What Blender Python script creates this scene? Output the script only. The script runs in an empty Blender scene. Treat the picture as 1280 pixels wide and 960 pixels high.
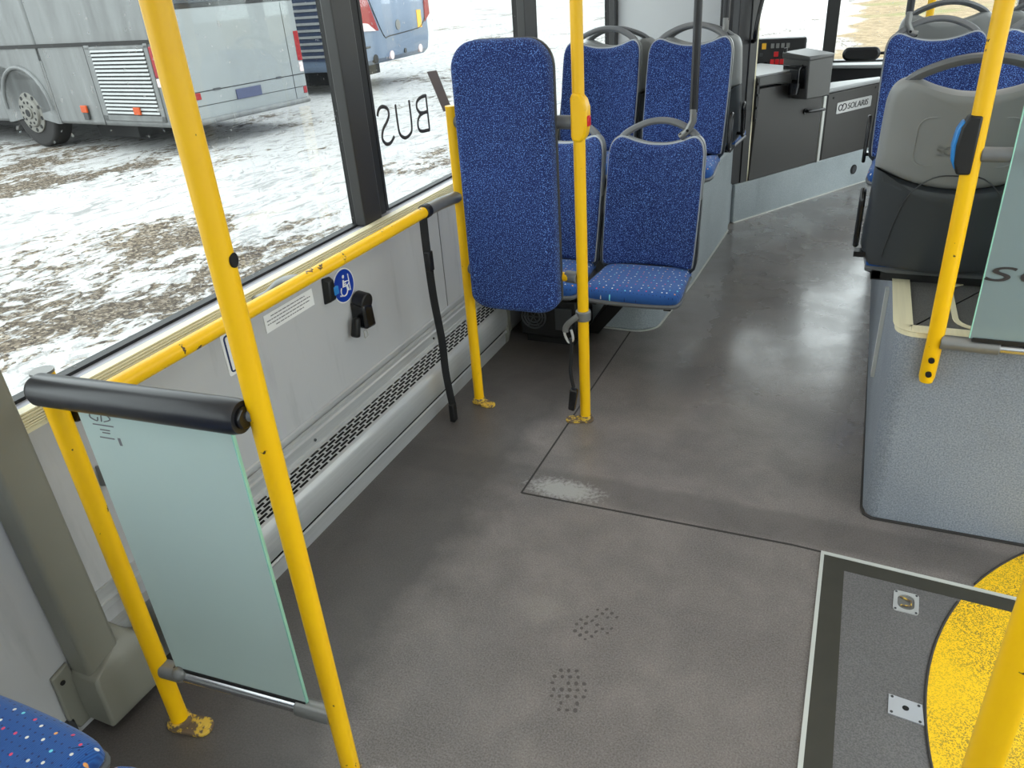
import bpy, math, random
from mathutils import Matrix, Vector
random.seed(5)
PI = math.pi
S = bpy.context.scene
COL = S.collection

# ------------------------------------------------------------------ camera
H = 1.5
R_ = Vector((0.91784763, 0.39158806, -0.06491926))
U_ = Vector((-0.13148051, 0.45425415, 0.88111636))
F_ = Vector((-0.37452449, 0.80019495, -0.4684223))
cd = bpy.data.cameras.new('camera'); cam = bpy.data.objects.new('camera', cd); COL.objects.link(cam)
cd.sensor_width = 36; cd.lens = 36 * 951.27 / 1280; cd.clip_start = .02; cd.clip_end = 400
m = Matrix((R_, U_, -F_)).transposed().to_4x4(); m.translation = Vector((0, 0, H)); cam.matrix_world = m
S.camera = cam
# ------------------------------------------------------------------ light
S.view_settings.view_transform = 'Standard'; S.view_settings.look = 'None'
S.view_settings.gamma = 1; S.view_settings.use_curve_mapping = False
S.view_settings.exposure = 0.58
w = bpy.data.worlds.new('overcast'); S.world = w; w.use_nodes = True
bg = w.node_tree.nodes['Background']; bg.inputs[0].default_value = (.93, .97, 1, 1); bg.inputs[1].default_value = 2.7
def area(name, loc, sx, sy, power, rot=(0, 0, 0), col=(1, .97, .92)):
    l = bpy.data.lights.new(name, 'AREA'); l.shape = 'RECTANGLE'; l.size = sx; l.size_y = sy; l.energy = power; l.color = col
    o = bpy.data.objects.new(name, l); COL.objects.link(o); o.location = loc; o.rotation_euler = rot; return o
area('added_fill_light', (-.95, 1.9, 2.05), .22, 6.0, 7)  # both strips are unseen, added to brighten the interior
area('added_fill_light', (.40, 1.9, 2.05), .22, 6.0, 7)

# ------------------------------------------------------------------ materials
def lin(c): return tuple(((v / 255) / 12.92 if v / 255 <= .04045 else ((v / 255 + .055) / 1.055) ** 2.4) for v in c)
class NT:
    def __init__(s, name):
        s.m = bpy.data.materials.new(name); s.m.use_nodes = True; s.t = s.m.node_tree; s.p = s.t.nodes['Principled BSDF']; s.out = s.t.nodes['Material Output']
        s.co = None
    def n(s, typ, **k):
        x = s.t.nodes.new(typ)
        for a, b in k.items(): setattr(x, a, b)
        return x
    def l(s, a, b): s.t.links.new(a, b)
    def coord(s, space='Object', scale=(1, 1, 1)):
        if space == 'World': g = s.n('ShaderNodeNewGeometry').outputs['Position']
        else: g = s.n('ShaderNodeTexCoord').outputs[space]
        mp = s.n('ShaderNodeMapping'); mp.inputs['Scale'].default_value = scale; s.l(g, mp.inputs[0]); return mp.outputs[0]
    def noise(s, scale, detail=3, co=None, rough=.5, dist=0):
        x = s.n('ShaderNodeTexNoise'); x.inputs['Scale'].default_value = scale; x.inputs['Detail'].default_value = detail
        x.inputs['Roughness'].default_value = rough; x.inputs['Distortion'].default_value = dist
        if co is not None: s.l(co, x.inputs['Vector'])
        return x.outputs['Fac']
    def vor(s, scale, co=None, rnd=1, out='Distance', dim='3D'):
        x = s.n('ShaderNodeTexVoronoi'); x.voronoi_dimensions = dim; x.inputs['Scale'].default_value = scale; x.inputs['Randomness'].default_value = rnd
        if co is not None: s.l(co, x.inputs['Vector'])
        return x.outputs[out]
    def ramp(s, v, stops, interp='LINEAR'):
        x = s.n('ShaderNodeValToRGB'); s.l(v, x.inputs[0]); e = x.color_ramp.elements; x.color_ramp.interpolation = interp
        while len(e) < len(stops): e.new(.5)
        for q, (p, c) in zip(e, stops): q.position = p; q.color = (c, c, c, 1) if not isinstance(c, (tuple, list)) else (*c, 1)
        return x.outputs[0]
    def mix(s, f, a, b, bl='MIX'):
        x = s.n('ShaderNodeMix', data_type='RGBA', blend_type=bl)
        for sock, v in ((x.inputs[0], f), (x.inputs[6], a), (x.inputs[7], b)):
            if isinstance(v, (int, float)): sock.default_value = v if sock is x.inputs[0] else (v, v, v, 1)
            elif isinstance(v, (tuple, list)): sock.default_value = (*v, 1)
            else: s.l(v, sock)
        return x.outputs[2]
    def math(s, op, a, b=0.0):
        x = s.n('ShaderNodeMath', operation=op)
        for sock, v in ((x.inputs[0], a), (x.inputs[1], b)):
            if isinstance(v, (int, float)): sock.default_value = v
            else: s.l(v, sock)
        return x.outputs[0]
    def bump(s, h, st=.2, d=.002):
        x = s.n('ShaderNodeBump'); x.inputs['Strength'].default_value = st; x.inputs['Distance'].default_value = d
        s.l(h, x.inputs['Height']); s.l(x.outputs[0], s.p.inputs['Normal'])
    def base(s, v):
        if isinstance(v, (tuple, list)): s.p.inputs['Base Color'].default_value = (*v, 1)
        else: s.l(v, s.p.inputs['Base Color'])
    def rough(s, v):
        if isinstance(v, (int, float)): s.p.inputs['Roughness'].default_value = v
        else: s.l(v, s.p.inputs['Roughness'])

def mat(name, rgb, rough=.5, metal=0, var=.08, vs=6, bump=0, bs=120, spec=.5):
    t = NT(name); c = lin(rgb); co = t.coord('World')
    f = t.noise(vs, 4, co)
    t.base(t.mix(f, tuple(v * (1 - var * 1.6) for v in c), tuple(min(1, v * (1 + var * 1.6)) for v in c)))
    t.rough(rough); t.p.inputs['Metallic'].default_value = metal; t.p.inputs['Specular IOR Level'].default_value = spec
    if bump: t.bump(t.noise(bs, 2, co), bump)
    return t.m

def m_yellow():
    t = NT('yellow_powder_coat'); co = t.coord('World'); f = t.noise(9, 4, co)
    c = t.mix(f, lin((248, 188, 0)), lin((255, 202, 2)))
    chips = t.ramp(t.noise(34, 3, co, .6), [(.705, 0), (.72, 1)])
    t.base(t.mix(chips, c, lin((70, 48, 30)))); t.rough(.36); t.bump(t.noise(60, 2, co), .05); return t.m
def m_yellow_chipped():
    t = NT('chipped_yellow_rail_paint'); co = t.coord('World'); f = t.noise(9, 4, co)
    c = t.mix(f, lin((248, 188, 0)), lin((255, 202, 2)))
    chips = t.ramp(t.noise(26, 3, co, .6), [(.655, 0), (.67, 1)])
    t.base(t.mix(chips, c, lin((84, 60, 42)))); t.rough(.36); return t.m
def m_yellow_worn():
    t = NT('worn_yellow_foot_paint'); co = t.coord('World')
    chips = t.ramp(t.noise(45, 4, co, .65), [(.46, 0), (.52, 1)])
    t.base(t.mix(chips, lin((222, 184, 70)), lin((110, 92, 72)))); t.rough(.6); t.bump(t.noise(80, 3, co), .4); return t.m
def m_fabric_back():
    t = NT('dark_blue_speckled_velour'); co = t.coord('Object')
    f = t.noise(300, 1, co, .5)
    sp = t.ramp(f, [(.55, 0), (.67, 1)])
    big = t.noise(7, 2, co)
    a = t.mix(big, lin((8, 26, 80)), lin((12, 38, 104)))
    t.base(t.mix(sp, a, lin((104, 146, 218)))); t.rough(.85)
    t.p.inputs['Sheen Weight'].default_value = .12; t.p.inputs['Sheen Tint'].default_value = (.4, .6, 1, 1); t.p.inputs['Sheen Roughness'].default_value = .4
    t.bump(t.noise(500, 2, co), .4); return t.m
def m_fabric_seat():
    t = NT('mid_blue_dotted_seat_fabric'); co = t.coord('Object')
    d = t.vor(34, co, .5, dim='2D'); c = t.vor(34, co, .5, 'Color', dim='2D')
    dots = t.ramp(d, [(.085, 1), (.115, 0)])
    hs = t.n('ShaderNodeSeparateColor'); t.l(c, hs.inputs[0])
    pick = t.ramp(hs.outputs[0], [(0, lin((240, 235, 225))), (.3, lin((245, 170, 90))), (.5, lin((230, 70, 110))), (.68, lin((120, 220, 235))), (.85, lin((250, 245, 235)))], 'CONSTANT')
    co2 = t.coord('Object', (1, 1.07, 1)); d2 = t.ramp(t.vor(62, co2, .3, dim='2D'), [(.10, 1), (.15, 0)])
    rib = t.n('ShaderNodeTexWave', wave_type='BANDS'); rib.inputs['Scale'].default_value = 90; rib.inputs['Distortion'].default_value = 1.5; t.l(co, rib.inputs[0])
    b = t.mix(rib.outputs['Fac'], lin((20, 70, 138)), lin((34, 94, 168)))
    b = t.mix(d2, b, lin((16, 44, 104)))
    t.base(t.mix(dots, b, pick)); t.rough(.85); t.bump(rib.outputs['Fac'], .3); t.p.inputs['Sheen Weight'].default_value = .2
    return t.m
def m_floor():
    t = NT('wet_dirty_grey_vinyl'); co = t.coord('World')
    dirt = t.noise(1.6, 6, co, .62, .4); fine = t.noise(230, 2, co); med = t.noise(7, 5, co, .6, .3)
    c = t.mix(t.ramp(dirt, [(.36, 0), (.64, 1)]), lin((92, 84, 81)), lin((124, 114, 109)))
    c = t.mix(t.ramp(med, [(.35, 0), (.7, .55)]), c, lin((74, 68, 65)))
    dry = t.ramp(t.noise(2.6, 4, co, .55), [(.60, 0), (.74, .6)])
    c = t.mix(dry, c, lin((138, 130, 121)))
    sp = t.ramp(fine, [(.36, 0), (.66, 1)])
    c = t.mix(t.math('MULTIPLY', sp, .30), c, lin((168, 163, 158)))
    c = t.mix(t.ramp(t.noise(300, 1, co), [(.58, 0), (.7, .4)]), c, lin((40, 38, 38)))
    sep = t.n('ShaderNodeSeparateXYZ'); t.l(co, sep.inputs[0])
    # wall-foot shade painted into the floor colour with a ragged edge, and a darker worn band behind the seam
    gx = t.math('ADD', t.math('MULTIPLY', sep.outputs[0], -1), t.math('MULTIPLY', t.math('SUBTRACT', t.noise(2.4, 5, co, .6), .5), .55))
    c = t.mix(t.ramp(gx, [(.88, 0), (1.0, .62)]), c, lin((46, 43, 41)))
    sb = t.math('ABSOLUTE', t.math('SUBTRACT', sep.outputs[1], 1.955)); sb = t.ramp(t.math('ADD', t.math('MULTIPLY', sb, 6), t.math('MULTIPLY', t.noise(9, 3, co), .25)), [(.45, .38), (.62, 0)])
    c = t.mix(sb, c, lin((58, 53, 50)))
    for (px_, py_, sx_, sy_) in ((-.74, 1.925, 6.5, 15.0), (-.745, .815, 18.0, 26.0)):   # wet shine painted in as pale patches
        mp = t.n('ShaderNodeVectorMath', operation='SUBTRACT'); t.l(co, mp.inputs[0]); mp.inputs[1].default_value = (px_, py_, 0)
        ms = t.n('ShaderNodeVectorMath', operation='MULTIPLY'); t.l(mp.outputs[0], ms.inputs[0]); ms.inputs[1].default_value = (sx_, sy_, 0)
        ln = t.n('ShaderNodeVectorMath', operation='LENGTH'); t.l(ms.outputs[0], ln.inputs[0])
        k = t.math('ADD', ln.outputs['Value'], t.math('MULTIPLY', t.math('SUBTRACT', t.noise(70, 4, co, .7), .5), 1.8))
        c = t.mix(t.ramp(k, [(.45, .62), (.95, 0)]), c, lin((186, 184, 180)))
    t.base(c)
    # the aisle towards the front is wet: a film with a ragged edge
    y = t.math('ADD', sep.outputs[1], t.math('MULTIPLY', t.noise(1.3, 4, co), 1.8))
    x = t.math('ADD', sep.outputs[0], t.math('MULTIPLY', t.noise(2.1, 3, co), .5))
    wet = t.math('MULTIPLY', t.ramp(t.math('MULTIPLY', y, .2), [(.56, 0), (.74, 1)]), t.ramp(t.math('ADD', x, 1.0), [(.30, 0), (.75, 1)]))
    pool = t.ramp(t.noise(3.2, 3, co, .5), [(.28, .35), (.66, 1)])
    wet = t.math('MULTIPLY', wet, pool)
    r = t.math('SUBTRACT', .44, t.math('MULTIPLY', wet, .24))
    r = t.math('ADD', r, t.math('MULTIPLY', t.math('SUBTRACT', med, .5), .25))
    t.rough(r); t.p.inputs['Specular IOR Level'].default_value = .8
    t.l(wet, t.p.inputs['Coat Weight']); t.p.inputs['Coat Roughness'].default_value = .16; t.p.inputs['Coat IOR'].default_value = 1.45
    t.bump(t.math('ADD', t.noise(140, 3, co), t.math('MULTIPLY', med, .8)), .35, .003); return t.m
def m_speckle(name, a, b, rough=.6, sc=260, big=.12):
    t = NT(name); co = t.coord('World'); f = t.ramp(t.noise(sc, 2, co), [(.35, 0), (.65, 1)])
    c = t.mix(f, lin(a), lin(b)); sm_ = t.coord('World', (3, 3, .6)); c = t.mix(t.ramp(t.noise(2.2, 5, sm_, .65), [(.60, 0), (.78, .35)]), c, lin(tuple(v * .6 for v in a))); c = t.mix(t.ramp(t.noise(3, 4, co), [(.4, 0), (.7, big * 3)]), c, lin(tuple(v * .8 for v in a)))
    t.base(c); t.rough(rough); t.bump(t.noise(sc, 2, co), .12); return t.m
def m_ydisc():
    t = NT('worn_yellow_floor_coating'); co = t.coord('World')
    f = t.ramp(t.noise(330, 2, co), [(.42, 1), (.52, 0)]); wear = t.ramp(t.noise(5, 4, co), [(.36, .35), (.62, 1)])
    c = t.mix(t.math('MULTIPLY', f, wear), lin((252, 200, 4)), lin((120, 100, 40)))
    c = t.mix(t.ramp(t.noise(4.3, 5, co, .65), [(.6, 0), (.75, .45)]), c, lin((150, 130, 70)))
    t.base(c); t.rough(.6); t.bump(t.noise(330, 2, co), .3); return t.m
def m_ground():
    t = NT('gravel_under_patchy_snow'); co = t.coord('World'); st = t.coord('World', (1, .62, 1))
    g = t.vor(48, co, 1, 'Color'); hs = t.n('ShaderNodeSeparateColor'); t.l(g, hs.inputs[0])
    gr = t.ramp(hs.outputs[0], [(0, lin((58, 49, 42))), (.4, lin((92, 81, 68))), (.72, lin((124, 111, 95))), (1, lin((168, 156, 140)))])
    gr = t.mix(t.ramp(t.noise(.5, 3, co), [(.4, 0), (.7, .6)]), gr, lin((58, 53, 50)))
    sep = t.n('ShaderNodeSeparateXYZ'); t.l(co, sep.inputs[0])
    a = t.noise(.42, 5, st, .6, .6); b = t.noise(2.6, 6, st, .68, 1.2); c3 = t.noise(11, 5, st, .65, .8)
    h = t.math('ADD', t.math('MULTIPLY', a, 1.25), t.math('ADD', t.math('MULTIPLY', b, .78), t.math('MULTIPLY', c3, .72)))
    near = t.ramp(t.math('MULTIPLY', sep.outputs[0], -.125), [(.58, 0), (.82, 1)])       # bare along the bus, snow beyond
    fr = t.ramp(t.math('MULTIPLY', sep.outputs[1], .1), [(.47, 0), (.62, 1)])
    near = t.math('MAXIMUM', near, fr)
    vd = t.n('ShaderNodeVectorMath', operation='DISTANCE'); t.l(co, vd.inputs[0]); vd.inputs[1].default_value = (-11.0, 6.6, -.36)
    bare = t.ramp(t.math('MULTIPLY', vd.outputs['Value'], .2), [(.30, 0), (.62, 1)])
    near = t.math('MULTIPLY', near, t.math('ADD', t.math('MULTIPLY', bare, .9), .1))
    h = t.math('ADD', h, t.math('MULTIPLY', t.math('SUBTRACT', near, 1.12), .26))
    snow = t.ramp(h, [(1.16, 0), (1.24, 1)]) if False else t.ramp(t.math('MULTIPLY', h, .5), [(.560, 0), (.600, 1)])
    # dry grass ahead of the bus on the right
    gx = t.math('ADD', sep.outputs[0], t.math('MULTIPLY', t.noise(.4, 4, co), 3))
    gm = t.math('MULTIPLY', t.ramp(t.math('MULTIPLY', t.math('ADD', gx, 6), .1), [(.66, 0), (.70, 1)]), t.ramp(t.math('MULTIPLY', sep.outputs[1], .05), [(.5, 0), (.55, 1)]))
    grass = t.mix(t.ramp(t.noise(4, 6, co, .7), [(.35, 0), (.65, 1)]), lin((108, 92, 66)), lin((160, 140, 110)))
    grass = t.mix(t.ramp(t.noise(.25, 3, co), [(.56, 0), (.66, .6)]), grass, lin((108, 118, 64)))
    c = t.mix(snow, gr, lin((188, 187, 186)))
    c = t.mix(t.math('MULTIPLY', snow, t.ramp(t.noise(5, 6, t.coord('World', (1, .45, 1)), .75, 1.5), [(.50, 0), (.62, .62)])), c, lin((104, 102, 100)))
    c = t.mix(gm, c, grass)
    t.base(c); t.rough(.8); t.p.inputs['Specular IOR Level'].default_value = .2
    t.bump(t.math('ADD', t.math('MULTIPLY', h, 3), t.vor(48, co)), .4, .03); return t.m
def m_glass(name, tint, gl=.07):
    t = NT(name); t.t.nodes.remove(t.p); tr = t.n('ShaderNodeBsdfTransparent'); tr.inputs[0].default_value = (*tint, 1)
    g = t.n('ShaderNodeBsdfGlossy'); g.inputs['Roughness'].default_value = .03
    fr = t.n('ShaderNodeFresnel'); fr.inputs[0].default_value = 1.35
    mx = t.n('ShaderNodeMixShader'); t.l(t.math('MULTIPLY', fr.outputs[0], gl * 2), mx.inputs[0]); t.l(tr.outputs[0], mx.inputs[1]); t.l(g.outputs[0], mx.inputs[2])
    # dried rain streaks and dust on the pane
    co = t.coord('World', (1, 14, 1.2)); stk = t.ramp(t.noise(3, 5, co, .7), [(.60, 0), (.78, .20)])
    sp = t.ramp(t.noise(60, 1, t.coord('World')), [(.73, 0), (.76, .5)])
    df = t.n('ShaderNodeBsdfDiffuse'); df.inputs[0].default_value = (.8, .82, .84, 1)
    m2 = t.n('ShaderNodeMixShader'); t.l(t.math('ADD', stk, t.math('MULTIPLY', sp, .6)), m2.inputs[0]); t.l(mx.outputs[0], m2.inputs[1]); t.l(df.outputs[0], m2.inputs[2])
    t.l(m2.outputs[0], t.out.inputs[0]); return t.m
def m_frost(name, rgb, thru):
    t = NT(name); t.t.nodes.remove(t.p); c = lin(rgb)
    df = t.n('ShaderNodeBsdfDiffuse'); tl = t.n('ShaderNodeBsdfTranslucent'); tr = t.n('ShaderNodeBsdfTransparent'); g = t.n('ShaderNodeBsdfGlossy')
    df.inputs[0].default_value = (*c, 1); tl.inputs[0].default_value = (*c, 1); tr.inputs[0].default_value = (.80, .90, .88, 1); g.inputs['Roughness'].default_value = .25
    a = t.n('ShaderNodeMixShader'); a.inputs[0].default_value = .45; t.l(df.outputs[0], a.inputs[1]); t.l(tl.outputs[0], a.inputs[2])
    b = t.n('ShaderNodeMixShader'); b.inputs[0].default_value = thru; t.l(a.outputs[0], b.inputs[1]); t.l(tr.outputs[0], b.inputs[2])
    fr = t.n('ShaderNodeFresnel'); fr.inputs[0].default_value = 1.35
    d = t.n('ShaderNodeMixShader'); t.l(fr.outputs[0], d.inputs[0]); t.l(b.outputs[0], d.inputs[1]); t.l(g.outputs[0], d.inputs[2])
    t.l(d.outputs[0], t.out.inputs[0]); return t.m
def m_wall():
    t = NT('light_grey_side_panel'); co = t.coord('World'); sm = t.coord('World', (1, 3.5, .5))
    c = t.mix(t.noise(2.2, 4, co), lin((176, 176, 177)), lin((188, 188, 188)))
    c = t.mix(t.ramp(t.noise(3.5, 5, sm, .6), [(.58, 0), (.8, .4)]), c, lin((118, 118, 118)))
    t.base(c); t.rough(.5); t.bump(t.noise(300, 1, co), .04); return t.m
def m_coach():
    t = NT('grimy_silver_coach_paint'); co = t.coord('World', (1.2, 1.2, .16))
    c = t.mix(t.ramp(t.noise(3, 5, co, .65), [(.35, 0), (.7, 1)]), lin((100, 101, 101)), lin((124, 126, 126)))
    sep = t.n('ShaderNodeSeparateXYZ'); t.l(t.coord('World'), sep.inputs[0])
    t.base(c); t.rough(.5); return t.m
def m_alu(name, a, rough=.35, metal=.8, ax=(4, .1, 4)):
    t = NT(name); co = t.coord('World', ax); c = lin(a)
    t.base(t.mix(t.noise(30, 3, co), tuple(v * .85 for v in c), tuple(min(1, v * 1.12) for v in c)))
    t.rough(t.ramp(t.noise(5, 3, t.coord('World')), [(.3, rough * .8), (.7, min(1, rough * 1.3))])); t.p.inputs['Metallic'].default_value = metal; return t.m

M = dict(
 yellow=m_yellow(), yellowchip=m_yellow_chipped(), worn=m_yellow_worn(), back=m_fabric_back(), seat=m_fabric_seat(), floor=m_floor(), ground=m_ground(), ydisc=m_ydisc(),
 box=m_speckle('blue_grey_speckled_lining', (120, 127, 138), (158, 164, 172), .6, 240), plinth=m_speckle('pale_grey_speckled_lining', (150, 160, 164), (176, 184, 187), .42, 200),
 inset=m_speckle('dark_grey_platform_lining', (84, 84, 82), (112, 111, 108), .6),
 hatchplate=m_speckle('grey_ramp_lining', (88, 86, 86), (113, 110, 109), .6),
 glass=m_glass('tinted_window_glass', (.84, .87, .86)), clear=m_glass('clear_windscreen_glass', (.93, .96, .95), .05),
 frost=m_frost('frosted_green_glass', (224, 240, 235), .04), frost2=m_frost('frosted_blue_grey_glass', (184, 200, 202), .34), edge=mat('green_glass_edge', (168, 226, 206), .15),
 wall=m_wall(), ceiling=mat('white_ceiling_panel', (232, 232, 230), .5), olive=mat('grey_green_pillar_plastic', (128, 127, 116), .42, var=.05),
 darkgrey=mat('dark_grey_plastic', (58, 60, 62), .45), cabgrey=mat('charcoal_cab_panel', (60, 58, 56), .42, var=.03, bump=.1, bs=500), black=mat('black_rubber', (18, 18, 19), .5),
 blackgloss=mat('black_gloss_plastic', (20, 20, 22), .22), charcoal=mat('charcoal_pillar_trim', (50, 50, 50), .4), roll=mat('black_padded_vinyl', (34, 34, 38), .32, var=.05),
 shell=mat('mid_grey_seat_plastic', (142, 144, 143), .38, var=.03, bump=.06, bs=500), shelllow=mat('dark_slate_seat_plastic', (62, 66, 70), .42, var=.03, bump=.08, bs=500), handle=mat('grey_handle_plastic', (104, 106, 108), .42, var=.03),
 piping=mat('pale_grey_seat_rim', (168, 172, 178), .4), clamp=mat('cast_grey_clamp', (128, 128, 126), .38, .4), chrome=m_alu('brushed_steel_tube', (190, 190, 192), .22, .9, (.3, 30, 30)),
 alu=m_alu('ribbed_aluminium_rail', (238, 230, 196), .4, .0), heater=m_alu('heater_aluminium', (196, 197, 196), .36, .45), silver=mat('silver_trim', (206, 206, 204), .3, .5), strip=mat('pale_trim_strip', (205, 206, 200), .35, .2),
 rubberband=mat('olive_black_rubber_strip', (56, 54, 46), .5, var=.12, vs=14), white=mat('white_plastic', (232, 232, 230), .4), partition=mat('white_partition_panel', (196, 198, 198), .45, var=.02),
 blue=mat('bright_blue_plastic', (16, 58, 160), .35), skyblue=mat('light_blue_plastic', (40, 130, 205), .35), red=mat('red_plastic', (205, 24, 30), .3), ink=mat('dark_lettering', (48, 44, 44), .5),
 brown=mat('brown_window_decal', (104, 92, 88), .5), pinkred=mat('crimson_print', (200, 50, 80), .5), yprint=mat('yellow_print', (236, 196, 30), .5), navy=mat('navy_print', (40, 56, 96), .5), webbing=mat('black_webbing', (22, 22, 24), .75, bump=.3, bs=400),
 orange=mat('orange_plastic', (190, 74, 16), .4), coach=m_coach(), coachdark=mat('coach_shadow_gap', (30, 30, 31), .7), reartone=mat('pale_silver_coach_rear', (134, 139, 140), .5, var=.05), grilleblue=mat('blue_grille_gap', (48, 60, 84), .6), tyre=mat('dusty_tyre', (44, 43, 43), .85), rim=mat('grey_wheel_rim', (120, 118, 112), .45, .3),
 coach2=mat('blue_grey_coach_paint', (112, 128, 150), .3, .2, var=.05), lampred=mat('red_tail_lamp', (140, 16, 28), .2), lamphouse=mat('pale_lamp_lens', (225, 205, 205), .25), darkglass=mat('dark_coach_glass', (40, 46, 54), .15), slat=mat('silver_grille_slat', (165, 167, 167), .4, .3),
 platehold=mat('blue_plate_holder', (66, 72, 100), .5), dash=mat('black_dashboard', (34, 34, 36), .5), counter=mat('pale_grey_counter', (150, 152, 152), .4), machine=mat('grey_ticket_machine', (82, 82, 80), .4), amber=mat('amber_button', (240, 180, 40), .4),
 hole=mat('dark_hole', (10, 10, 10), .8), lens=mat('lamp_diffuser_off', (235, 235, 230), .4), reddot=mat('red_stop_button', (190, 30, 36), .35), thinink=mat('faint_print', (120, 120, 122), .6), steelplate=mat('bright_steel_plate', (196, 198, 204), .3, .35))

# ------------------------------------------------------------------ mesh helpers
def spline(pts, n=4, closed=True):
    out = []; N = len(pts); rng = range(N) if closed else range(N - 1)
    for i in rng:
        if closed: p0, p1, p2, p3 = (Vector(pts[(i + k) % N]) for k in (-1, 0, 1, 2))
        else: p0, p1, p2, p3 = (Vector(pts[max(0, min(N - 1, i + k))]) for k in (-1, 0, 1, 2))
        for j in range(n):
            t = j / n; out.append(tuple(.5 * ((2 * p1) + (-p0 + p2) * t + (2 * p0 - 5 * p1 + 4 * p2 - p3) * t * t + (-p0 + 3 * p1 - 3 * p2 + p3) * t ** 3)))
    if not closed: out.append(tuple(pts[-1]))
    return out
def rrect(w, h, r, n=5, cx=0, cy=0):
    o = []
    for (sx, sy, a) in ((1, -1, -PI / 2), (1, 1, 0), (-1, 1, PI / 2), (-1, -1, PI)):
        for k in range(n + 1):
            b = a + k * PI / 2 / n; o.append((cx + sx * (w / 2 - r) + r * math.cos(b), cy + sy * (h / 2 - r) + r * math.sin(b)))
    return o
def inset(pts, d):
    N = len(pts); o = []
    for i in range(N):
        a = Vector(pts[i - 1]); b = Vector(pts[i]); c = Vector(pts[(i + 1) % N]); e = (c - a)
        if e.length < 1e-9: o.append(tuple(b)); continue
        e.normalize(); o.append((b.x - e.y * d, b.y + e.x * d))
    return o
class MB:
    def __init__(s, T=None): s.v = []; s.f = []; s.T = T
    def add(s, vs, fs):
        k = len(s.v); s.v += [tuple(s.T(v)) if s.T else tuple(v) for v in vs]; s.f += [tuple(k + i for i in f) for f in fs]; return s
    def box(s, lo, hi):
        x0, y0, z0 = lo; x1, y1, z1 = hi
        return s.add([(x0, y0, z0), (x1, y0, z0), (x1, y1, z0), (x0, y1, z0), (x0, y0, z1), (x1, y0, z1), (x1, y1, z1), (x0, y1, z1)],
                     [(0, 3, 2, 1), (4, 5, 6, 7), (0, 1, 5, 4), (1, 2, 6, 5), (2, 3, 7, 6), (3, 0, 4, 7)])
    def hexa(s, b, t):  # four bottom and four top corners
        return s.add(list(b) + list(t), [(0, 3, 2, 1), (4, 5, 6, 7), (0, 1, 5, 4), (1, 2, 6, 5), (2, 3, 7, 6), (3, 0, 4, 7)])
    def prism(s, pts, a, b, axis='z'):
        f = {'z': lambda p, q: (p[0], p[1], q), 'y': lambda p, q: (p[0], q, p[1]), 'x': lambda p, q: (q, p[0], p[1])}[axis]
        n = len(pts); return s.add([f(p, a) for p in pts] + [f(p, b) for p in pts], [tuple(range(n))[::-1], tuple(range(n, 2 * n))] + [(i, (i + 1) % n, n + (i + 1) % n, n + i) for i in range(n)])
    def tube(s, path, r, n=12, caps=True, flat=1.0, up=None, rr=None):
        P = [Vector(p) for p in path]; vs = []; N = len(P); last = None
        for i in range(N):
            d = (P[min(N - 1, i + 1)] - P[max(0, i - 1)]).normalized()
            if last is None:
                u = Vector(up) if up else (Vector((0, 0, 1)) if abs(d.z) < .9 else Vector((0, 1, 0)))
            else: u = last
            u = (u - d * u.dot(d)).normalized(); w_ = d.cross(u); last = u
            q = rr[i] if rr else r
            for k in range(n):
                a = 2 * PI * k / n; vs.append(P[i] + u * math.cos(a) * q + w_ * math.sin(a) * q * flat)
        fs = [(i * n + k, i * n + (k + 1) % n, (i + 1) * n + (k + 1) % n, (i + 1) * n + k) for i in range(N - 1) for k in range(n)]
        if caps: fs += [tuple(range(n))[::-1], tuple((N - 1) * n + k for k in range(n))]
        return s.add(vs, fs)
    def cyl(s, p, q, r, n=20, r2=None): return s.tube([p, q], r, n, rr=[r, r if r2 is None else r2])
    def ball(s, c, r, n=10):
        rx, ry, rz = (r, r, r) if isinstance(r, (int, float)) else r; vs = []; k = 2 * n
        for i in range(1, n):
            a = PI * i / n
            for j in range(k): b = 2 * PI * j / k; vs.append((c[0] + rx * math.sin(a) * math.cos(b), c[1] + ry * math.sin(a) * math.sin(b), c[2] + rz * math.cos(a)))
        t = len(vs); vs += [(c[0], c[1], c[2] + rz), (c[0], c[1], c[2] - rz)]
        fs = [(i * k + j, (i + 1) * k + j, (i + 1) * k + (j + 1) % k, i * k + (j + 1) % k) for i in range(n - 2) for j in range(k)]
        fs += [(t, j, (j + 1) % k) for j in range(k)] + [(t + 1, (n - 2) * k + (j + 1) % k, (n - 2) * k + j) for j in range(k)]
        return s.add(vs, fs)
    def pad(s, out, layers, mp, rings=4, back=True):
        n = len(out); cx = sum(p[0] for p in out) / n; cy = sum(p[1] for p in out) / n; vs = []; fs = []; L = []
        for h, d in layers: L.append([(p[0], p[1], h) for p in inset(out, d)])
        e_ = layers[-1]; L.append([(p[0], p[1], e_[0]) for p in inset(out, e_[1] + .005)])
        top = L[-1]
        for k in range(1, rings): g = 1 - k / rings; L.append([(cx + (p[0] - cx) * g, cy + (p[1] - cy) * g, p[2]) for p in top])
        if back:
            bt = L[0]; pre = []
            for k in range(1, rings): g = k / rings; pre.append([(cx + (p[0] - cx) * g, cy + (p[1] - cy) * g, p[2]) for p in bt])
            L = pre + L
        for r in L: vs += [mp(*p) for p in r]
        m_ = len(L)
        fs = [(i * n + k, i * n + (k + 1) % n, (i + 1) * n + (k + 1) % n, (i + 1) * n + k) for i in range(m_ - 1) for k in range(n)]
        c1 = len(vs); vs.append(mp(cx, cy, L[-1][0][2])); fs += [((m_ - 1) * n + k, (m_ - 1) * n + (k + 1) % n, c1) for k in range(n)]
        if back: c0 = len(vs); vs.append(mp(cx, cy, L[0][0][2])); fs += [((k + 1) % n, k, c0) for k in range(n)]
        return s.add(vs, fs)
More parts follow.
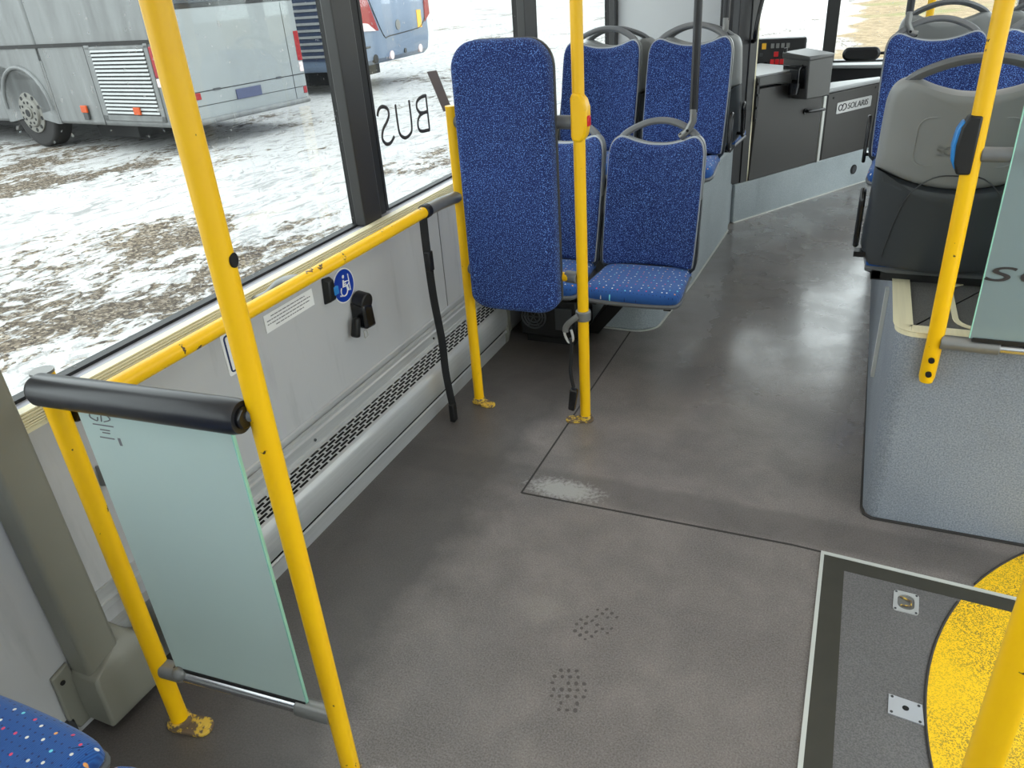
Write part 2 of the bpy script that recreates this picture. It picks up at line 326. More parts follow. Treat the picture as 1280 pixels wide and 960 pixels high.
    def strip(s, prof, y0, y1):   # open (x,z) profile swept along y
        n = len(prof); return s.add([(x, y0, z) for x, z in prof] + [(x, y1, z) for x, z in prof], [(i, i + 1, n + i + 1, n + i) for i in range(n - 1)])
    def build(s, name, mt, parent=None, bevel=0, smooth=True, ang=38, seg=2):
        off = Vector((0, 0, 0)); p = parent
        while p is not None: off += p.location; p = p.parent
        me = bpy.data.meshes.new(name); me.from_pydata([tuple(Vector(v) - off) for v in s.v], [], s.f); me.validate(); me.update()
        import bmesh
        b = bmesh.new(); b.from_mesh(me); bmesh.ops.recalc_face_normals(b, faces=b.faces); b.to_mesh(me); b.free()
        me.materials.append(M[mt] if isinstance(mt, str) else mt)
        if smooth:
            for q in me.polygons: q.use_smooth = True
            me.set_sharp_from_angle(angle=math.radians(ang))
        o = bpy.data.objects.new(name, me); COL.objects.link(o)
        if parent: o.parent = parent
        if bevel:
            md = o.modifiers.new('bevel', 'BEVEL'); md.width = bevel; md.segments = seg; md.limit_method = 'ANGLE'; md.angle_limit = math.radians(40)
        return o
def tag(o, label, cat, group=None, kind=None):
    if label: o['label'] = label
    if cat: o['category'] = cat
    if group: o['group'] = group
    if kind: o['kind'] = kind
    return o
def thing(name, loc, label, cat, group=None):
    o = bpy.data.objects.new(name, None); COL.objects.link(o); o.location = loc; o.empty_display_size = .1
    return tag(o, label, cat, group)
def struct(o): o['kind'] = 'structure'; return o
def text(body, size, T, name, mt, parent, depth=.002, shear=0, spacing=1.0, xs=1.0):
    c = bpy.data.curves.new(name, 'FONT'); c.body = body; c.size = size; c.extrude = depth / 2; c.shear = shear; c.space_character = spacing; c.align_x = 'CENTER'; c.align_y = 'CENTER'
    o = bpy.data.objects.new('tmp_text', c); COL.objects.link(o); dg = bpy.context.evaluated_depsgraph_get(); me = bpy.data.meshes.new_from_object(o.evaluated_get(dg))
    bpy.data.objects.remove(o); b = MB()
    b.v = [tuple(T(Vector((v.co.x * xs, v.co.y, v.co.z)))) for v in me.vertices]; b.f = [tuple(p.vertices) for p in me.polygons]
    return b.build(name, mt, parent, smooth=False)

# ================================================================== setting
XL, XG, XR = -1.50, -1.56, .95
ZC = 2.12
YF, YB = 6.95, -5.6
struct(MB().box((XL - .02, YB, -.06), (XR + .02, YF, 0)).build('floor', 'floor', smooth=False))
struct(MB().box((XL - .08, YB, ZC), (XR + .08, YF + .1, ZC + .06)).build('ceiling', 'ceiling', smooth=False))
struct(MB().box((XL - .08, YB - .06, -.06), (XR + .08, YB, .95)).box((XL - .08, YB - .06, 1.9), (XR + .08, YB, ZC)).build('wall_back', 'wall', smooth=False))
struct(MB().box((XL, YB - .04, .95), (XR, YB - .034, 1.9)).build('window_12', 'glass', smooth=False))
struct(MB().box((XG - .003, -4.6, .78), (XG + .003, -1.6, 1.95)).build('window_13', 'glass', smooth=False))
struct(MB().box((XG - .02, -1.6, .775), (XL, -1.45, 1.952)).build('trim_15', 'charcoal', smooth=False))
# left side wall below the windows, header above
b = MB(); b.box((XL - .08, YB, -.06), (XL, YF, .772)); b.box((XL - .08, YB, 1.95), (XL, YF, ZC)); b.box((XL - .08, YB, .77), (XL, -4.6, 1.96))
struct(b.build('wall_left', 'wall', smooth=False))
# panel joints
for i, y in enumerate((2.62, 4.0, 1.02)):
    struct(MB().box((XL - .001, y, .30), (XL + .0015, y + .004, .765)).build('trim_%d' % (i + 1), 'clamp', smooth=False))
# window ledge and ribbed aluminium rail
ledge = MB().strip([(XG + .005, .786), (XG + .022, .782), (XL - .004, .787), (XL, .79), (XL, .77)], YB + .1, YF - .1)
struct(ledge.build('trim_4', mat('grey_window_ledge', (165, 165, 174), .5, var=.04)))
rp = []
for k in range(9):
    z = .790 - k * .0052; x = XL + .020 + .012 * math.sin(PI * (k + .5) / 9)
    rp += [(x, z), (x, z - .0030), (x - .0035, z - .0034), (x - .0035, z - .0050)]
rp = [(XL, .792)] + rp + [(XL, .742)]
struct(MB().strip(rp, .80, 5.15).build('trim_5', 'alu', smooth=False))
# windows: rubber frame plus pane; pillars between
pill = [(-1.45, -1.6), (.66, .80), (2.165, 2.335), (3.68, 3.89), (5.17, 5.38)]
spans = [(-1.45, .66), (.80, 2.165), (2.335, 3.68), (3.89, 5.17), (5.38, 6.8)]
for i, (a, c) in enumerate(spans):
    fr = MB(); t_ = .012
    fr.box((XG - .012, a, .779), (XG + .016, c, .779 + t_)); fr.box((XG - .012, a, 1.94), (XG + .016, c, 1.952))
    fr.box((XG - .012, a, .779 + t_), (XG + .016, a + .014, 1.94)); fr.box((XG - .012, c - .014, .779 + t_), (XG + .016, c, 1.94))
    fo = struct(fr.build('window_%d' % (i + 1), 'black', smooth=False))
    MB().box((XG - .004, a + .012, .788), (XG + .001, c - .012, 1.944)).build('pane', 'glass', fo, smooth=False)
    if i == 2: wbus = fo
for i, (a, c) in enumerate(pill[1:]):
    if a > .7:
        p = MB(); p.box((XG - .02, a, .775), (XG + .02, c - .012, 1.952)); 
        po = struct(p.build('trim_%d' % (10 + i), 'black', smooth=False))
        MB().box((XG + .018, a - .035, .79), (XL - .002, c - .10, 1.952)).build('pillar_cover', 'charcoal', po, bevel=.004)
    else:
        struct(MB().box((XG - .02, a, .775), (XL, c, 1.952)).build('trim_%d' % (10 + i), 'charcoal', smooth=False))
# BUS lettering seen from the back, and a brown slash decal, on the third pane
Tb = lambda v: (XG + .004 + v.z, 2.455 + .10 + (-(-v.x)) , 1.062 + v.y)
def tw(cy, cz): return lambda v: (XG + .004 + v.z, cy - v.x, cz + v.y)
def letter(paths, name='lettering'):
    q = MB()
    for p in paths: q.tube([(XG + .0035, y, z) for y, z in p], .0065, 8, flat=.35 if False else 1)
    q.v = [(XG + .0035 + (v[0] - XG - .0035) * .2, v[1], v[2]) for v in q.v]
    return q.build(name, 'ink', wbus)
# mirrored S, U, B (read from outside): y grows to the right in view
sp = spline([(2.378, 1.108), (2.390, 1.126), (2.415, 1.134), (2.448, 1.122), (2.452, 1.098), (2.432, 1.078), (2.402, 1.058), (2.390, 1.030), (2.408, 1.008), (2.440, 1.005), (2.470, 1.022)], 5, False)
letter([sp])
letter([spline([(2.505, 1.128), (2.505, 1.06), (2.512, 1.022), (2.545, 1.003), (2.585, 1.010), (2.602, 1.035), (2.604, 1.128)], 5, False)])
bs = spline([(2.733, 1.126), (2.690, 1.124), (2.660, 1.112), (2.656, 1.090), (2.675, 1.072), (2.700, 1.067), (2.672, 1.062), (2.652, 1.045), (2.650, 1.020), (2.670, 1.004), (2.735, .998)], 5, False)
letter([bs, [(2.734, 1.129), (2.734, .996)], [(2.695, 1.067), (2.734, 1.067)]])
MB().hexa([(XG + .002, 2.765, 1.208), (XG + .005, 2.765, 1.208), (XG + .005, 2.838, 1.205), (XG + .002, 2.838, 1.205)], [(XG + .002, 2.865, 1.045), (XG + .005, 2.865, 1.045), (XG + .005, 2.935, 1.045), (XG + .002, 2.935, 1.045)]).build('window_decal', 'brown', wbus, smooth=False)

# right side: door opening (glazed) around y .75..1.95, window band, front door
b = MB(); b.box((XR, YB, -.06), (XR + .08, -3.6, .80)); b.box((XR, -2.3, -.06), (XR + .08, .70, .80)); b.box((XR, 2.0, -.06), (XR + .08, 5.3, .80)); b.box((XR, 6.5, -.06), (XR + .08, YF, .9))
b.box((XR, YB, 1.95), (XR + .08, YF, ZC)); 
for y in (-3.7, -2.3, -1.0, .62, 1.97, 3.4, 4.85, 6.45): b.box((XR, y, .8), (XR + .07, y + .10, 1.95))
b.box((XR, YB, .79), (XR + .08, -5.0, 1.96))
struct(b.build('wall_right', 'wall', smooth=False))
for i, (y0, y1, z0) in enumerate(((.72, 1.97, .05), (5.3, 6.45, .05), (-3.6, -2.3, .05))):
    d = MB(); d.box((XR + .02, y0, .0), (XR + .05, y1, .12)); d.box((XR + .02, y0, 1.88), (XR + .05, y1, 1.95))
    for q in (y0, (y0 + y1) / 2 - .03, y1 - .05): d.box((XR + .02, q, .12), (XR + .05, q + .05, 1.88))
    do = struct(d.build('door_%d' % (i + 1), 'black', smooth=False))
    MB().box((XR + .03, y0 + .04, .1), (XR + .036, y1 - .03, 1.9)).build('pane', 'clear', do, smooth=False)
for i, (a, c) in enumerate(((-5.0, -3.7), (-2.2, -1.0), (-.9, .62), (2.07, 3.4), (3.5, 4.85), (4.95, 5.3))):
    g = MB().box((XR + .04, a, .8), (XR + .046, c, 1.95)); struct(g.build('window_%d' % (i + 14), 'glass', smooth=False))
# front
b = MB(); b.box((XL - .08, YF, -.06), (XR + .08, YF + .08, .74)); b.box((XL - .08, YF, 1.95), (XR + .08, YF + .08, ZC))
struct(b.build('wall_front', 'charcoal', smooth=False))
fo = MB(); fo.box((XL - .08, YF - .04, .735), (XR + .08, YF + .06, .775)); fo.box((-.345, YF - .03, .775), (-.255, YF + .05, 1.95)); fo.box((XL - .08, YF, .77), (XL + .03, YF + .06, 1.96)); fo.box((XR - .03, YF, .77), (XR + .08, YF + .06, 1.96))
fo = struct(fo.build('window_11', 'charcoal', smooth=False))
MB().box((XL + .03, YF + .02, .77), (XR - .03, YF + .026, 1.95)).build('pane', 'clear', fo, smooth=False)
# ground outside
gn = 40; g = MB(); X0, X1, Y0, Y1 = -90, 60, -60, 150
g.add([(X0, Y0, -.36), (X1, Y0, -.36), (X1, Y1, -.36), (X0, Y1, -.36)], [(0, 1, 2, 3)])
struct(g.build('ground', 'ground', smooth=False))
# bodies of the added, unseen ceiling strips
for x in (-.95, .40):
    t = thing('added_light_strip', (x, 1.9, 2.06), 'added unseen light strip above the left side of the aisle' if x < 0 else 'added unseen light strip above the right side of the aisle', 'lamp', 'added unseen light strips')
    MB().box((x - .15, -1.2, 2.065), (x + .15, 5.0, 2.12)).build('added_strip_housing', 'white', t, bevel=.01)

# ================================================================== seats
half = [(.150, 0), (.184, .004), (.195, .022), (.199, .15), (.200, .30), (.1985, .405), (.196, .440), (.186, .468), (.166, .484), (.142, .484), (.098, .468), (.048, .456)]
BT = [(0, -.002)] + half + [(0, .453)] + [(-a, c) for a, c in half[::-1]]
BT = spline([(a, c * 1.06) for a, c in BT], 3)
def bm(x, v, h):
    t = max(v, -.1) / .5
    y = .13 * (abs(t) ** 1.25 if t > 0 else 0) + .012 * math.sin(PI * min(1, max(0, t)))
    return (x, y - 1.3 * x * x * (1 if h > -.02 else .6) - h + (.012 * (x * x / .04)) * 0 + .012, .10 + v)
def sm(x, d, h):
    f = max(0, (-d - .26) / .10); return (x, d, .10 - .06 + h - .016 * f * f)
ch = [(.172, -.004), (.186, -.03), (.194, -.14), (.204, -.26), (.203, -.300), (.188, -.328), (.140, -.338), (.07, -.342)]
CT = spline([(0, 0)] + ch + [(0, -.343)] + [(-a, c) for a, c in ch[::-1]], 3)
CT = CT[::-1]
def make_seat(label, group, handle_side=0, bracket=True):
    r = thing('bus_seat', (0, 0, 0), label, 'seat', group)
    MB().pad(CT, [(.018, .004), (.028, 0), (.045, .002), (.055, .010), (.0595, .022), (.061, .04)], sm, 5).build('seat_cushion', 'seat', r)
    pan = inset(CT, -.004)
    MB().pad(pan, [(-.004, .02), (.004, .003), (.014, 0), (.020, .004)], sm, 2).build('seat_pan', 'handle', r)
    MB().pad(BT, [(.0, .006), (.012, .0), (.022, .003), (.030, .012), (.033, .024)], bm, 5).build('backrest_pad', 'back', r)
    rim = inset(BT, -.004)
    MB().pad(rim, [(-.008, .002), (-.002, 0), (.006, .001), (.009, .006)], bm, 2).build('backrest_rim', 'piping', r)
    def cut(x): return .225 + .05 * (x / .2) ** 2
    up = [p for p in inset(BT, -.007)]
    xs = [.2 - .4 * k / 12 for k in range(13)]
    upper = [p for p in up if p[1] > cut(p[0]) + .012]
    i0 = max(range(len(upper)), key=lambda i: (upper[i][0] > 0, -upper[i][1]))
    upper = upper[i0:] + upper[:i0]
    bnd = [(-.207 + .414 * k / 12, cut(-.207 + .414 * k / 12)) for k in range(13)]
    MB().pad(upper + bnd, [(-.042, .022), (-.036, .010), (-.022, .002), (-.008, 0)], bm, 3).build('upper_shell', 'shell', r)
    low = [(-.206, cut(-.206) - .0)] + [(-.210, .15), (-.212, .08), (-.212, .03), (-.206, .000), (-.18, -.030), (0, -.040), (.18, -.030), (.206, .000), (.212, .03), (.212, .08), (.208, .15)] + bnd[::-1][:-1]
    MB().pad(low, [(-.046, .020), (-.040, .009), (-.026, .002), (-.006, 0)], bm, 3).build('lower_shell', 'shelllow', r)
    pts = [(x, v) for x, v in spline([(a_, c_ * 1.06) for a_, c_ in ((-.172, .455), (-.155, .485), (-.12, .508), (-.06, .530), (0, .537), (.06, .530), (.12, .508), (.155, .485), (.172, .455))], 4, False)]
    MB().tube([Vector(bm(x, v, 0)) + Vector((0, .022, 0)) for x, v in pts], .0125, 10, flat=1.5).build('top_handle', 'handle', r)
    if bracket:
        k = MB(); k.box((-.17, -.32, .02), (-.14, .0, .052)); k.box((.14, -.32, .02), (.17, 0, .052)); k.box((-.17, -.06, .018), (.17, .0, .05)); k.box((-.17, -.30, .02), (.17, -.27, .046))
        k.build('seat_bracket', 'black', r, bevel=.003)
    if handle_side:
        s = handle_side; q = MB(); x = s * .226
        lp = spline([(x, .035, .125), (x, .045, .20), (x, .058, .262), (x, .030, .280), (x, .004, .262), (x, -.012, .20), (x, -.022, .135), (x, .0, .112)], 4)
        lp.append(lp[0]); lp.append(lp[1]); q.tube(lp, .0085, 10, caps=False); q.box((min(x, s * .195), -.01, .118), (max(x, s * .195), .03, .134))
        q.build('side_handle', 'blackgloss', r)
    return r
def copy_seat(src, label, group):
    r = src.copy(); COL.objects.link(r); tag(r, label, None, group)
    for ch in list(src.children):
        c = ch.copy(); COL.objects.link(c); c.parent = r
    return r
def place(o, x, y, z, rz=0): o.location = (x, y, z - .10); o.rotation_euler = (0, 0, rz); return o
G1, G2, G3 = 'blue seats facing backward behind the pole frame', 'blue seats facing backward on the left wheel arch', 'seats facing forward on the left wheel arch'
G4, G5, G6 = 'seats facing forward on the right wheel arch', 'seats facing backward on the right wheel arch', 'front row seats on the right facing forward'
plain = make_seat('lowest blue rear-facing seat by the aisle, black pole clamped to its handle', G1)
aisle = make_seat('tall blue rear-facing seat on the left wheel arch next to the aisle, with side handle', G2, 1)
place(plain, -.767, 3.14, .365)
place(copy_seat(plain, 'blue rear-facing seat of the lowest pair mostly hidden behind the upholstered standing pad', G1), -1.195, 3.14, .365)
place(aisle, -.800, 3.93, .678)
place(copy_seat(plain, 'blue rear-facing seat on the left wheel arch beside the window', G2), -1.25, 3.95, .678)
aisle_r = make_seat('aisle-side grey-backed forward-facing seat on the left wheel arch', G3, -1)
place(aisle_r, -.795, 4.36, .672, PI)
place(copy_seat(plain, 'window-side grey-backed forward-facing seat on the left wheel arch', G3), -1.225, 4.38, .672, PI)
g4 = copy_seat(plain, 'large grey-backed forward-facing seat on the right wheel arch, behind the yellow pole', G4); place(g4, .262, 2.47, .690, PI)
for ch in list(g4.children):
    if ch.name.startswith('seat_bracket'): pass
hl = MB()
x = .226 * -1; x = .226
lp = spline([(x, .035, .145), (x, .045, .22), (x, .050, .282), (x, .025, .300), (x, .004, .282), (x, -.012, .22), (x, -.022, .155), (x, .0, .132)], 4)
lp.append(lp[0]); lp.append(lp[1]); hl.tube(lp, .0085, 10, caps=False); hl.box((.195, -.01, .098), (.228, .03, .114))
ho = hl.build('side_handle', 'blackgloss'); ho.parent = g4
# embossed frame on the grey back shell
em = MB(); fr = rrect(.24, .13, .03, 5, 0, .36); fr.append(fr[0])
em.tube([Vector(bm(px_, v_, -.0425)) for px_, v_ in fr], .0016, 6, caps=False)
eo = em.build('embossed_frame', 'shell'); eo.parent = g4
ln = MB(); pth = spline([(-.15, .01), (-.135, .12), (-.11, .21), (-.06, .262), (.0, .27), (.06, .262), (.11, .21), (.135, .12), (.15, .01)], 4, False)
ln.tube([Vector(bm(a_, v_, -.0468 if v_ < .22 else -.0428)) for a_, v_ in pth], .0018, 6); lo_ = ln.build('shell_seam', 'darkgrey'); lo_.parent = g4
ts = text('SOLARIS', .036, lambda v: Vector(bm(-v.x, .335 + v.y, -.0428 - abs(v.z))), 'embossed_name', 'shell', None, .002); ts.parent = g4
place(copy_seat(plain, 'forward-facing seat on the right wheel arch beside the right-hand wall', G4), .70, 2.47, .690, PI)
g5 = copy_seat(plain, 'dark blue rear-facing seat on the right wheel arch next to the aisle', G5); place(g5, .265, 4.06, .652)
hl = MB(); x = -.226
lp = spline([(x, .035, .085), (x, .045, .16), (x, .050, .252), (x, .025, .270), (x, .004, .242), (x, -.012, .16), (x, -.022, .095), (x, .0, .072)], 4)
lp.append(lp[0]); lp.append(lp[1]); hl.tube(lp, .0085, 10, caps=False); hl.box((-.228, -.01, .098), (-.195, .03, .114))
ho = hl.build('side_handle', 'blackgloss'); ho.parent = g5
place(copy_seat(plain, 'dark blue rear-facing seat on the right wheel arch at the picture edge', G5), .71, 4.06, .652)
place(copy_seat(plain, 'grey-backed forward seat behind the dark blue aisle seat on the right', G6), .32, 4.66, .705, PI)
place(copy_seat(plain, 'grey-backed forward seat near the right wall in the front row', G6), .742, 4.66, .705, PI)
n1 = copy_seat(plain, 'dotted blue seat cushion beside the left wall in the bottom left corner', 'seats at the near left corner'); place(n1, -1.195, .138, .458, PI)
n2 = copy_seat(plain, 'near left dotted blue seat of which only a cushion corner shows', 'seats at the near left corner'); place(n2, -.762, .128, .450, PI)

# ================================================================== wheel arch platforms
# left
t = thing('wheel_arch_platform', (-1.1, 4.1, 0), 'pale grey lined wheel arch platform carrying the blue seats on the left', 'platform')
o1 = [(XL + .003, 3.215), (-.86, 3.215)] + [(-.86 + .11 * math.sin(a), 3.325 - .11 * math.cos(a)) for a in (k * PI / 16 for k in range(1, 8))] + [(-.750, 3.33), (-.712, 3.9), (-.690, 4.6), (-.684, 4.86), (-.72, 4.97), (XL + .003, 4.97)]
MB().prism(o1, 0, .535).build('platform_side', 'plinth', t, bevel=.012)
MB().prism(inset(o1, .02), .535, .55).build('platform_top', 'inset', t)
MB().prism(inset([p for p in o1], -.006), 0, .004).build('edge_strip', 'strip', t)
# right
t = thing('wheel_arch_platform', (.55, 3.4, 0), 'blue grey lined wheel arch box on the right with a rounded aluminium rim', 'platform')
def rb(e, r=.05, y1=4.84):
    x0, y0 = .162 - e, 2.079 - e; r += e
    return [(XR - .003, y0)] + [(x0 + r - r * math.sin(a), y0 + r - r * math.cos(a)) for a in (k * PI / 12 for k in range(0, 7))] + [(x0, y1), (XR - .003, y1)]
MB().prism(rb(0), 0, .50).prism(rb(0, .05, 3.40), .50, .603).build('box_side', 'box', t)
ro, ri = rb(.003, .05, 3.40), rb(-.040, .035, 3.36)
v = [(p[0], p[1], .6) for p in ro] + [(p[0], p[1], .612) for p in ro] + [(p[0], p[1], .617) for p in inset(ro, -.006 * -1)] + [(p[0], p[1], .617) for p in ri] + [(p[0], p[1], .610) for p in ri]
n = len(ro); rimb = MB().add(v, [(k * n + i, k * n + i + 1, (k + 1) * n + i + 1, (k + 1) * n + i) for k in range(4) for i in range(n - 1)])
rimb.build('top_rim', 'alu', t)
MB().prism(rb(-.039, .035, 3.37), .603, .611).build('top_lining', 'inset', t)
cv = MB(); cr = rrect(.34, .36, .07, 6, .47, 2.31); ci = inset(cr, .014)
cv.add([(p[0], p[1], .6112) for p in cr] + [(p[0], p[1], .6145) for p in cr] + [(p[0], p[1], .6145) for p in ci] + [(p[0], p[1], .6112) for p in ci], [(k * len(cr) + i, k * len(cr) + (i + 1) % len(cr), (k + 1) * len(cr) + (i + 1) % len(cr), (k + 1) * len(cr) + i) for k in range(3) for i in range(len(cr))])
cv.build('service_cover_rim', 'alu', t)
MB().cyl((.372, 2.175, .611), (.372, 2.175, .6155), .012).build('cover_screw', 'darkgrey', t)
MB().box((.150, 2.62, .20), (.1615, 2.66, .52)).build('side_strip', 'strip', t)
# driver's cab base frame: u along the cab front, n towards the aisle
CA = Vector((-.67, 5.05, 0)); CU = Vector((.527, .85, 0)); CN = Vector((.85, -.527, 0))
def cab(v): return CA + CU * v[0] + CN * v[1] + Vector((0, 0, v[2]))
t = thing('cab_plinth', (-.3, 5.6, 0), 'pale grey lined plinth under the driver cab door', 'plinth')
MB(cab).box((-.02, -.30, 0), (1.60, 0, .25)).build('plinth_block', 'plinth', t, bevel=.006)
MB(cab).box((-.02, 0, 0), (1.60, .008, .006)).build('floor_strip', 'strip', t, smooth=False)
q = MB(cab).cyl((1.27, -.01, .118), (1.27, .006, .118), .034, 24); q.build('round_vent', 'black', t)
q = MB(cab).cyl((1.27, .0, .118), (1.27, .009, .118), .024, 24); q.build('vent_cap', 'darkgrey', t)
# cab door
t = thing('cab_door', tuple(cab((.5, 0, .25))), 'charcoal driver cab door with a curved top edge and lever handle', 'door')
top = [(.79, .69), (.70, .725), (.58, .765), (.44, .793), (.30, .805), (.14, .808)]
MB(cab).prism([(.10, .252), (.80, .252)] + top, -.035, .004, 'y').build('door_panel', 'cabgrey', t, bevel=.004)
h = MB(cab); h.tube([(.615, .004, .612), (.615, .035, .612), (.64, .043, .612), (.77, .040, .606)], .010, 10); h.cyl((.615, 0, .612), (.615, .012, .612), .018)
h.build('door_handle', 'blackgloss', t)
h = MB(cab)
h.box((.105, .004, .62), (.125, .012, .87)); h.build('hinge_strip', 'black', t)
for z in (.84, .775, .70, .63): MB(cab).cyl((.115, .008, z), (.115, .020, z), .008, 10).build('hinge_bolt', 'darkgrey', t)
# post between door and side panel
struct(MB(cab).box((.805, -.03, .25), (.835, .008, .695)).build('trim_20', 'strip', bevel=.004))
struct(MB(cab).box((.835, -.06, .25), (.862, -.004, .70)).build('trim_21', 'black'))
t = thing('cab_side_panel', tuple(cab((1.17, 0, .25))), 'charcoal cab panel carrying a silver maker plate', 'panel')
MB(cab).prism([(.862, .252), (1.485, .242), (1.485, .688), (.862, .688)], -.035, .0, 'y').build('panel', 'cabgrey', t, bevel=.005)
plate = MB(cab); plate.prism([(p[0], p[1]) for p in rrect(.40, .072, .008, 3, 1.165, .580)], .0, .005, 'y'); plate.build('name_plate', 'silver', t)
text('SOLARIS', .056, lambda v: cab((1.205 + v.x, .0065 + v.z, .579 + v.y)), 'plate_lettering', 'ink', t, .002, .1, 1.02, 1.12)
lg = MB(cab); lg.tube([(x, .006, z) for x, z in spline([(1.030, .585), (1.012, .600), (.990, .595), (.985, .575), (1.005, .562), (1.022, .572)], 4, False)] , .0035, 6)
lg.tube([(x, .006, z) for x, z in spline([(1.020, .562), (1.035, .600), (1.062, .598), (1.072, .580), (1.058, .564), (1.035, .560)], 4, False)], .0035, 6)
lg.build('plate_emblem', 'ink', t)
for u_, z_ in ((.92, .655), (1.40, .665)): MB(cab).cyl((u_, 0, z_), (u_, .004, z_), .007, 10).build('panel_screw', 'black', t)
# counter over the panel
t = thing('cab_counter', tuple(cab((1.1, -.2, .69))), 'pale grey counter top on the cab beside the ticket machine', 'counter')
MB(cab).prism([(.84, .012), (1.50, .012), (1.50, -.05), (.84, -.26)], .692, .722).build('counter_top', 'counter', t, bevel=.010, seg=3)
MB(cab).prism([(.85, -.04), (1.49, -.04), (1.49, -.045), (.85, -.25)], .45, .69).build('counter_body', 'dash', t)
MB(cab).box((.86, -.62, .0), (1.60, -.60, .62)).build('inner_wall', 'dash', t)
t = thing('cab_shelf', tuple(cab((.4, -.2, .83))), 'pale grey curved shelf above the driver cab door', 'shelf')
MB(cab).prism([(.12, .82), (.30, .818), (.46, .803), (.60, .772), (.60, .84), (.46, .868), (.30, .876), (.12, .876)], -.28, .010, 'y').build('shelf_front', 'machine', t, bevel=.008)
MB(cab).prism([(.12, -.005), (.60, -.005), (.66, -.42), (.12, -.42)], .872, .884).build('shelf_top', 'counter', t, bevel=.004)
# ticket machine
t = thing('ticket_machine', tuple(cab((.68, -.05, .72))), 'grey box shaped ticket machine on the driver cab counter', 'ticket machine')
def tm(v): return cab((.450 + v[0], .10 + v[1] * .72, v[2] + .012))
MB(tm).hexa([(0, .03, .70), (.24, .03, .695), (.24, -.24, .70), (0, -.24, .70)], [(-.01, .03, .95), (.235, .03, .945), (.235, -.24, .965), (-.01, -.24, .97)]).build('housing', 'machine', t, bevel=.008)
MB(tm).hexa([(-.012, .034, .925), (.240, .034, .925), (.240, -.25, .938), (-.012, -.25, .935)], [(-.016, .034, .952), (.240, .034, .950), (.240, -.25, .975), (-.016, -.25, .975)]).build('top_lid', 'machine', t, bevel=.008)
MB(tm).box((-.012, -.225, .765), (-.001, .010, .90)).build('front_panel', 'blackgloss', t, bevel=.004)
MB(tm).box((-.020, -.175, .815), (-.008, -.055, .875)).build('screen', 'darkgrey', t, bevel=.003)
MB(tm).tube([(-.01, -.03, .775), (-.045, -.03, .80), (-.045, -.03, .88), (-.01, -.03, .90)], .008, 8).build('side_grip', 'blackgloss', t)
MB(tm).cyl((-.055, -.055, .735), (-.050, -.055, .80), .036, 24, .046).build('coin_cup', 'blackgloss', t)
MB(tm).cyl((-.015, -.215, .975), (-.015, -.215, .998), .014, 14).build('top_knob', 'black', t)
# dashboard
t = thing('dashboard', (-.75, 6.2, .75), 'black dashboard with red and amber switches behind the cab door', 'dashboard')
def dsh(v): return Vector((-.745 + v[0] + v[1] * .10, 6.05 - v[1] + v[0] * .05 + v[2] * .12, .82 + v[2]))
MB(dsh).box((-.02, -.12, .0), (.335, 0, .195)).build('switch_panel', 'dash', t, bevel=.014, seg=3)
MB(dsh).box((-.72, -.60, -.15), (.30, -.13, .14)).build('dash_body', 'dash', t, bevel=.02)
MB(dsh).box((-.04, -.35, -.09), (.33, .06, -.01)).build('lower_tray', 'darkgrey', t, bevel=.008)
def sw(x, z, wx, wz, mt, nm='switch'): MB(dsh).box((x, 0, z), (x + wx, .010, z + wz)).build(nm, mt, t, bevel=.002)
sw(.040, .130, .028, .038, 'amber')
for k in range(4): sw(.100 + k * .034, .135, .022, .030, 'clamp')
sw(.125, .080, .030, .032, 'red'); sw(.03, .085, .02, .02, 'darkgrey')
for k in range(3): sw(.105 + k * .032, .030, .027, .034, 'red')
for k in range(2): MB(dsh).cyl((.03 + k * .045, 0, .035), (.03 + k * .045, .03, .035), .013, 12).build('dial', 'blackgloss', t)
# low console under the windscreen
t = thing('windscreen_console', (.0, 6.6, 0), 'dark recessed console with pale top under the windscreen', 'console')
MB().prism([(-.75, 6.80), (.10, 6.72), (XR, 6.62), (XR, 6.94), (-.75, 6.94)], 0, .735).build('console_body', 'dash', t)
MB().prism([(-.75, 6.79), (.10, 6.70), (XR, 6.58), (XR, 6.94), (-.75, 6.94)], .735, .762).build('console_top', 'counter', t, bevel=.008)
t = thing('mirror_pad', (-.08, 6.2, .86), 'black oblong pad on a thin stem in front of the windscreen', 'mirror')
MB().pad(rrect(.245, .088, .043, 7, -.055, .885), [(0, .012), (.01, .002), (.03, 0), (.045, .004), (.055, .016)], lambda x, z, h: (x, 6.28 - h, z), 3).build('pad', 'black', t)
MB().tube([(.06, 6.26, .885), (.2, 6.26, .885), (.36, 6.30, .86), (.50, 6.5, .76)], .010, 10).build('stem', 'black', t)
# partition behind the driver and its posts
struct(MB().box((XL, 5.19, .0), (-.76, 5.22, ZC)).build('wall_partition', 'partition', bevel=.003))
t = thing('cab_post', (-.70, 5.05, 0), 'black vertical post at the end of the white partition beside the cab door', 'post')
MB().box((-.84, 5.06, .0), (-.74, 5.19, ZC)).build('post_cover', 'charcoal', t, bevel=.004)
MB(cab).box((-.075, -.06, .25), (.03, -.01, ZC)).build('post', 'dash', t, bevel=.004)
MB(cab).box((.03, -.06, .25), (.095, -.004, ZC)).build('door_jamb', 'charcoal', t, bevel=.004)
MB(cab).box((.093, -.05, .25), (.104, -.004, ZC)).build('jamb_edge', 'alu', t)
MB(cab).tube(spline([(.04, .0, 1.085), (.035, .02, 1.09), (.02, .035, 1.13), (.03, .04, 1.22), (.06, .04, 1.33), (.075, .04, 1.45), (.07, .0, 1.48)], 4, False), .012, 10).build('grab_handle', 'blackgloss', t)
struct(MB().box((-.85, 4.98, .0), (-.70, 5.05, .26)).build('trim_22', 'plinth', bevel=.004))

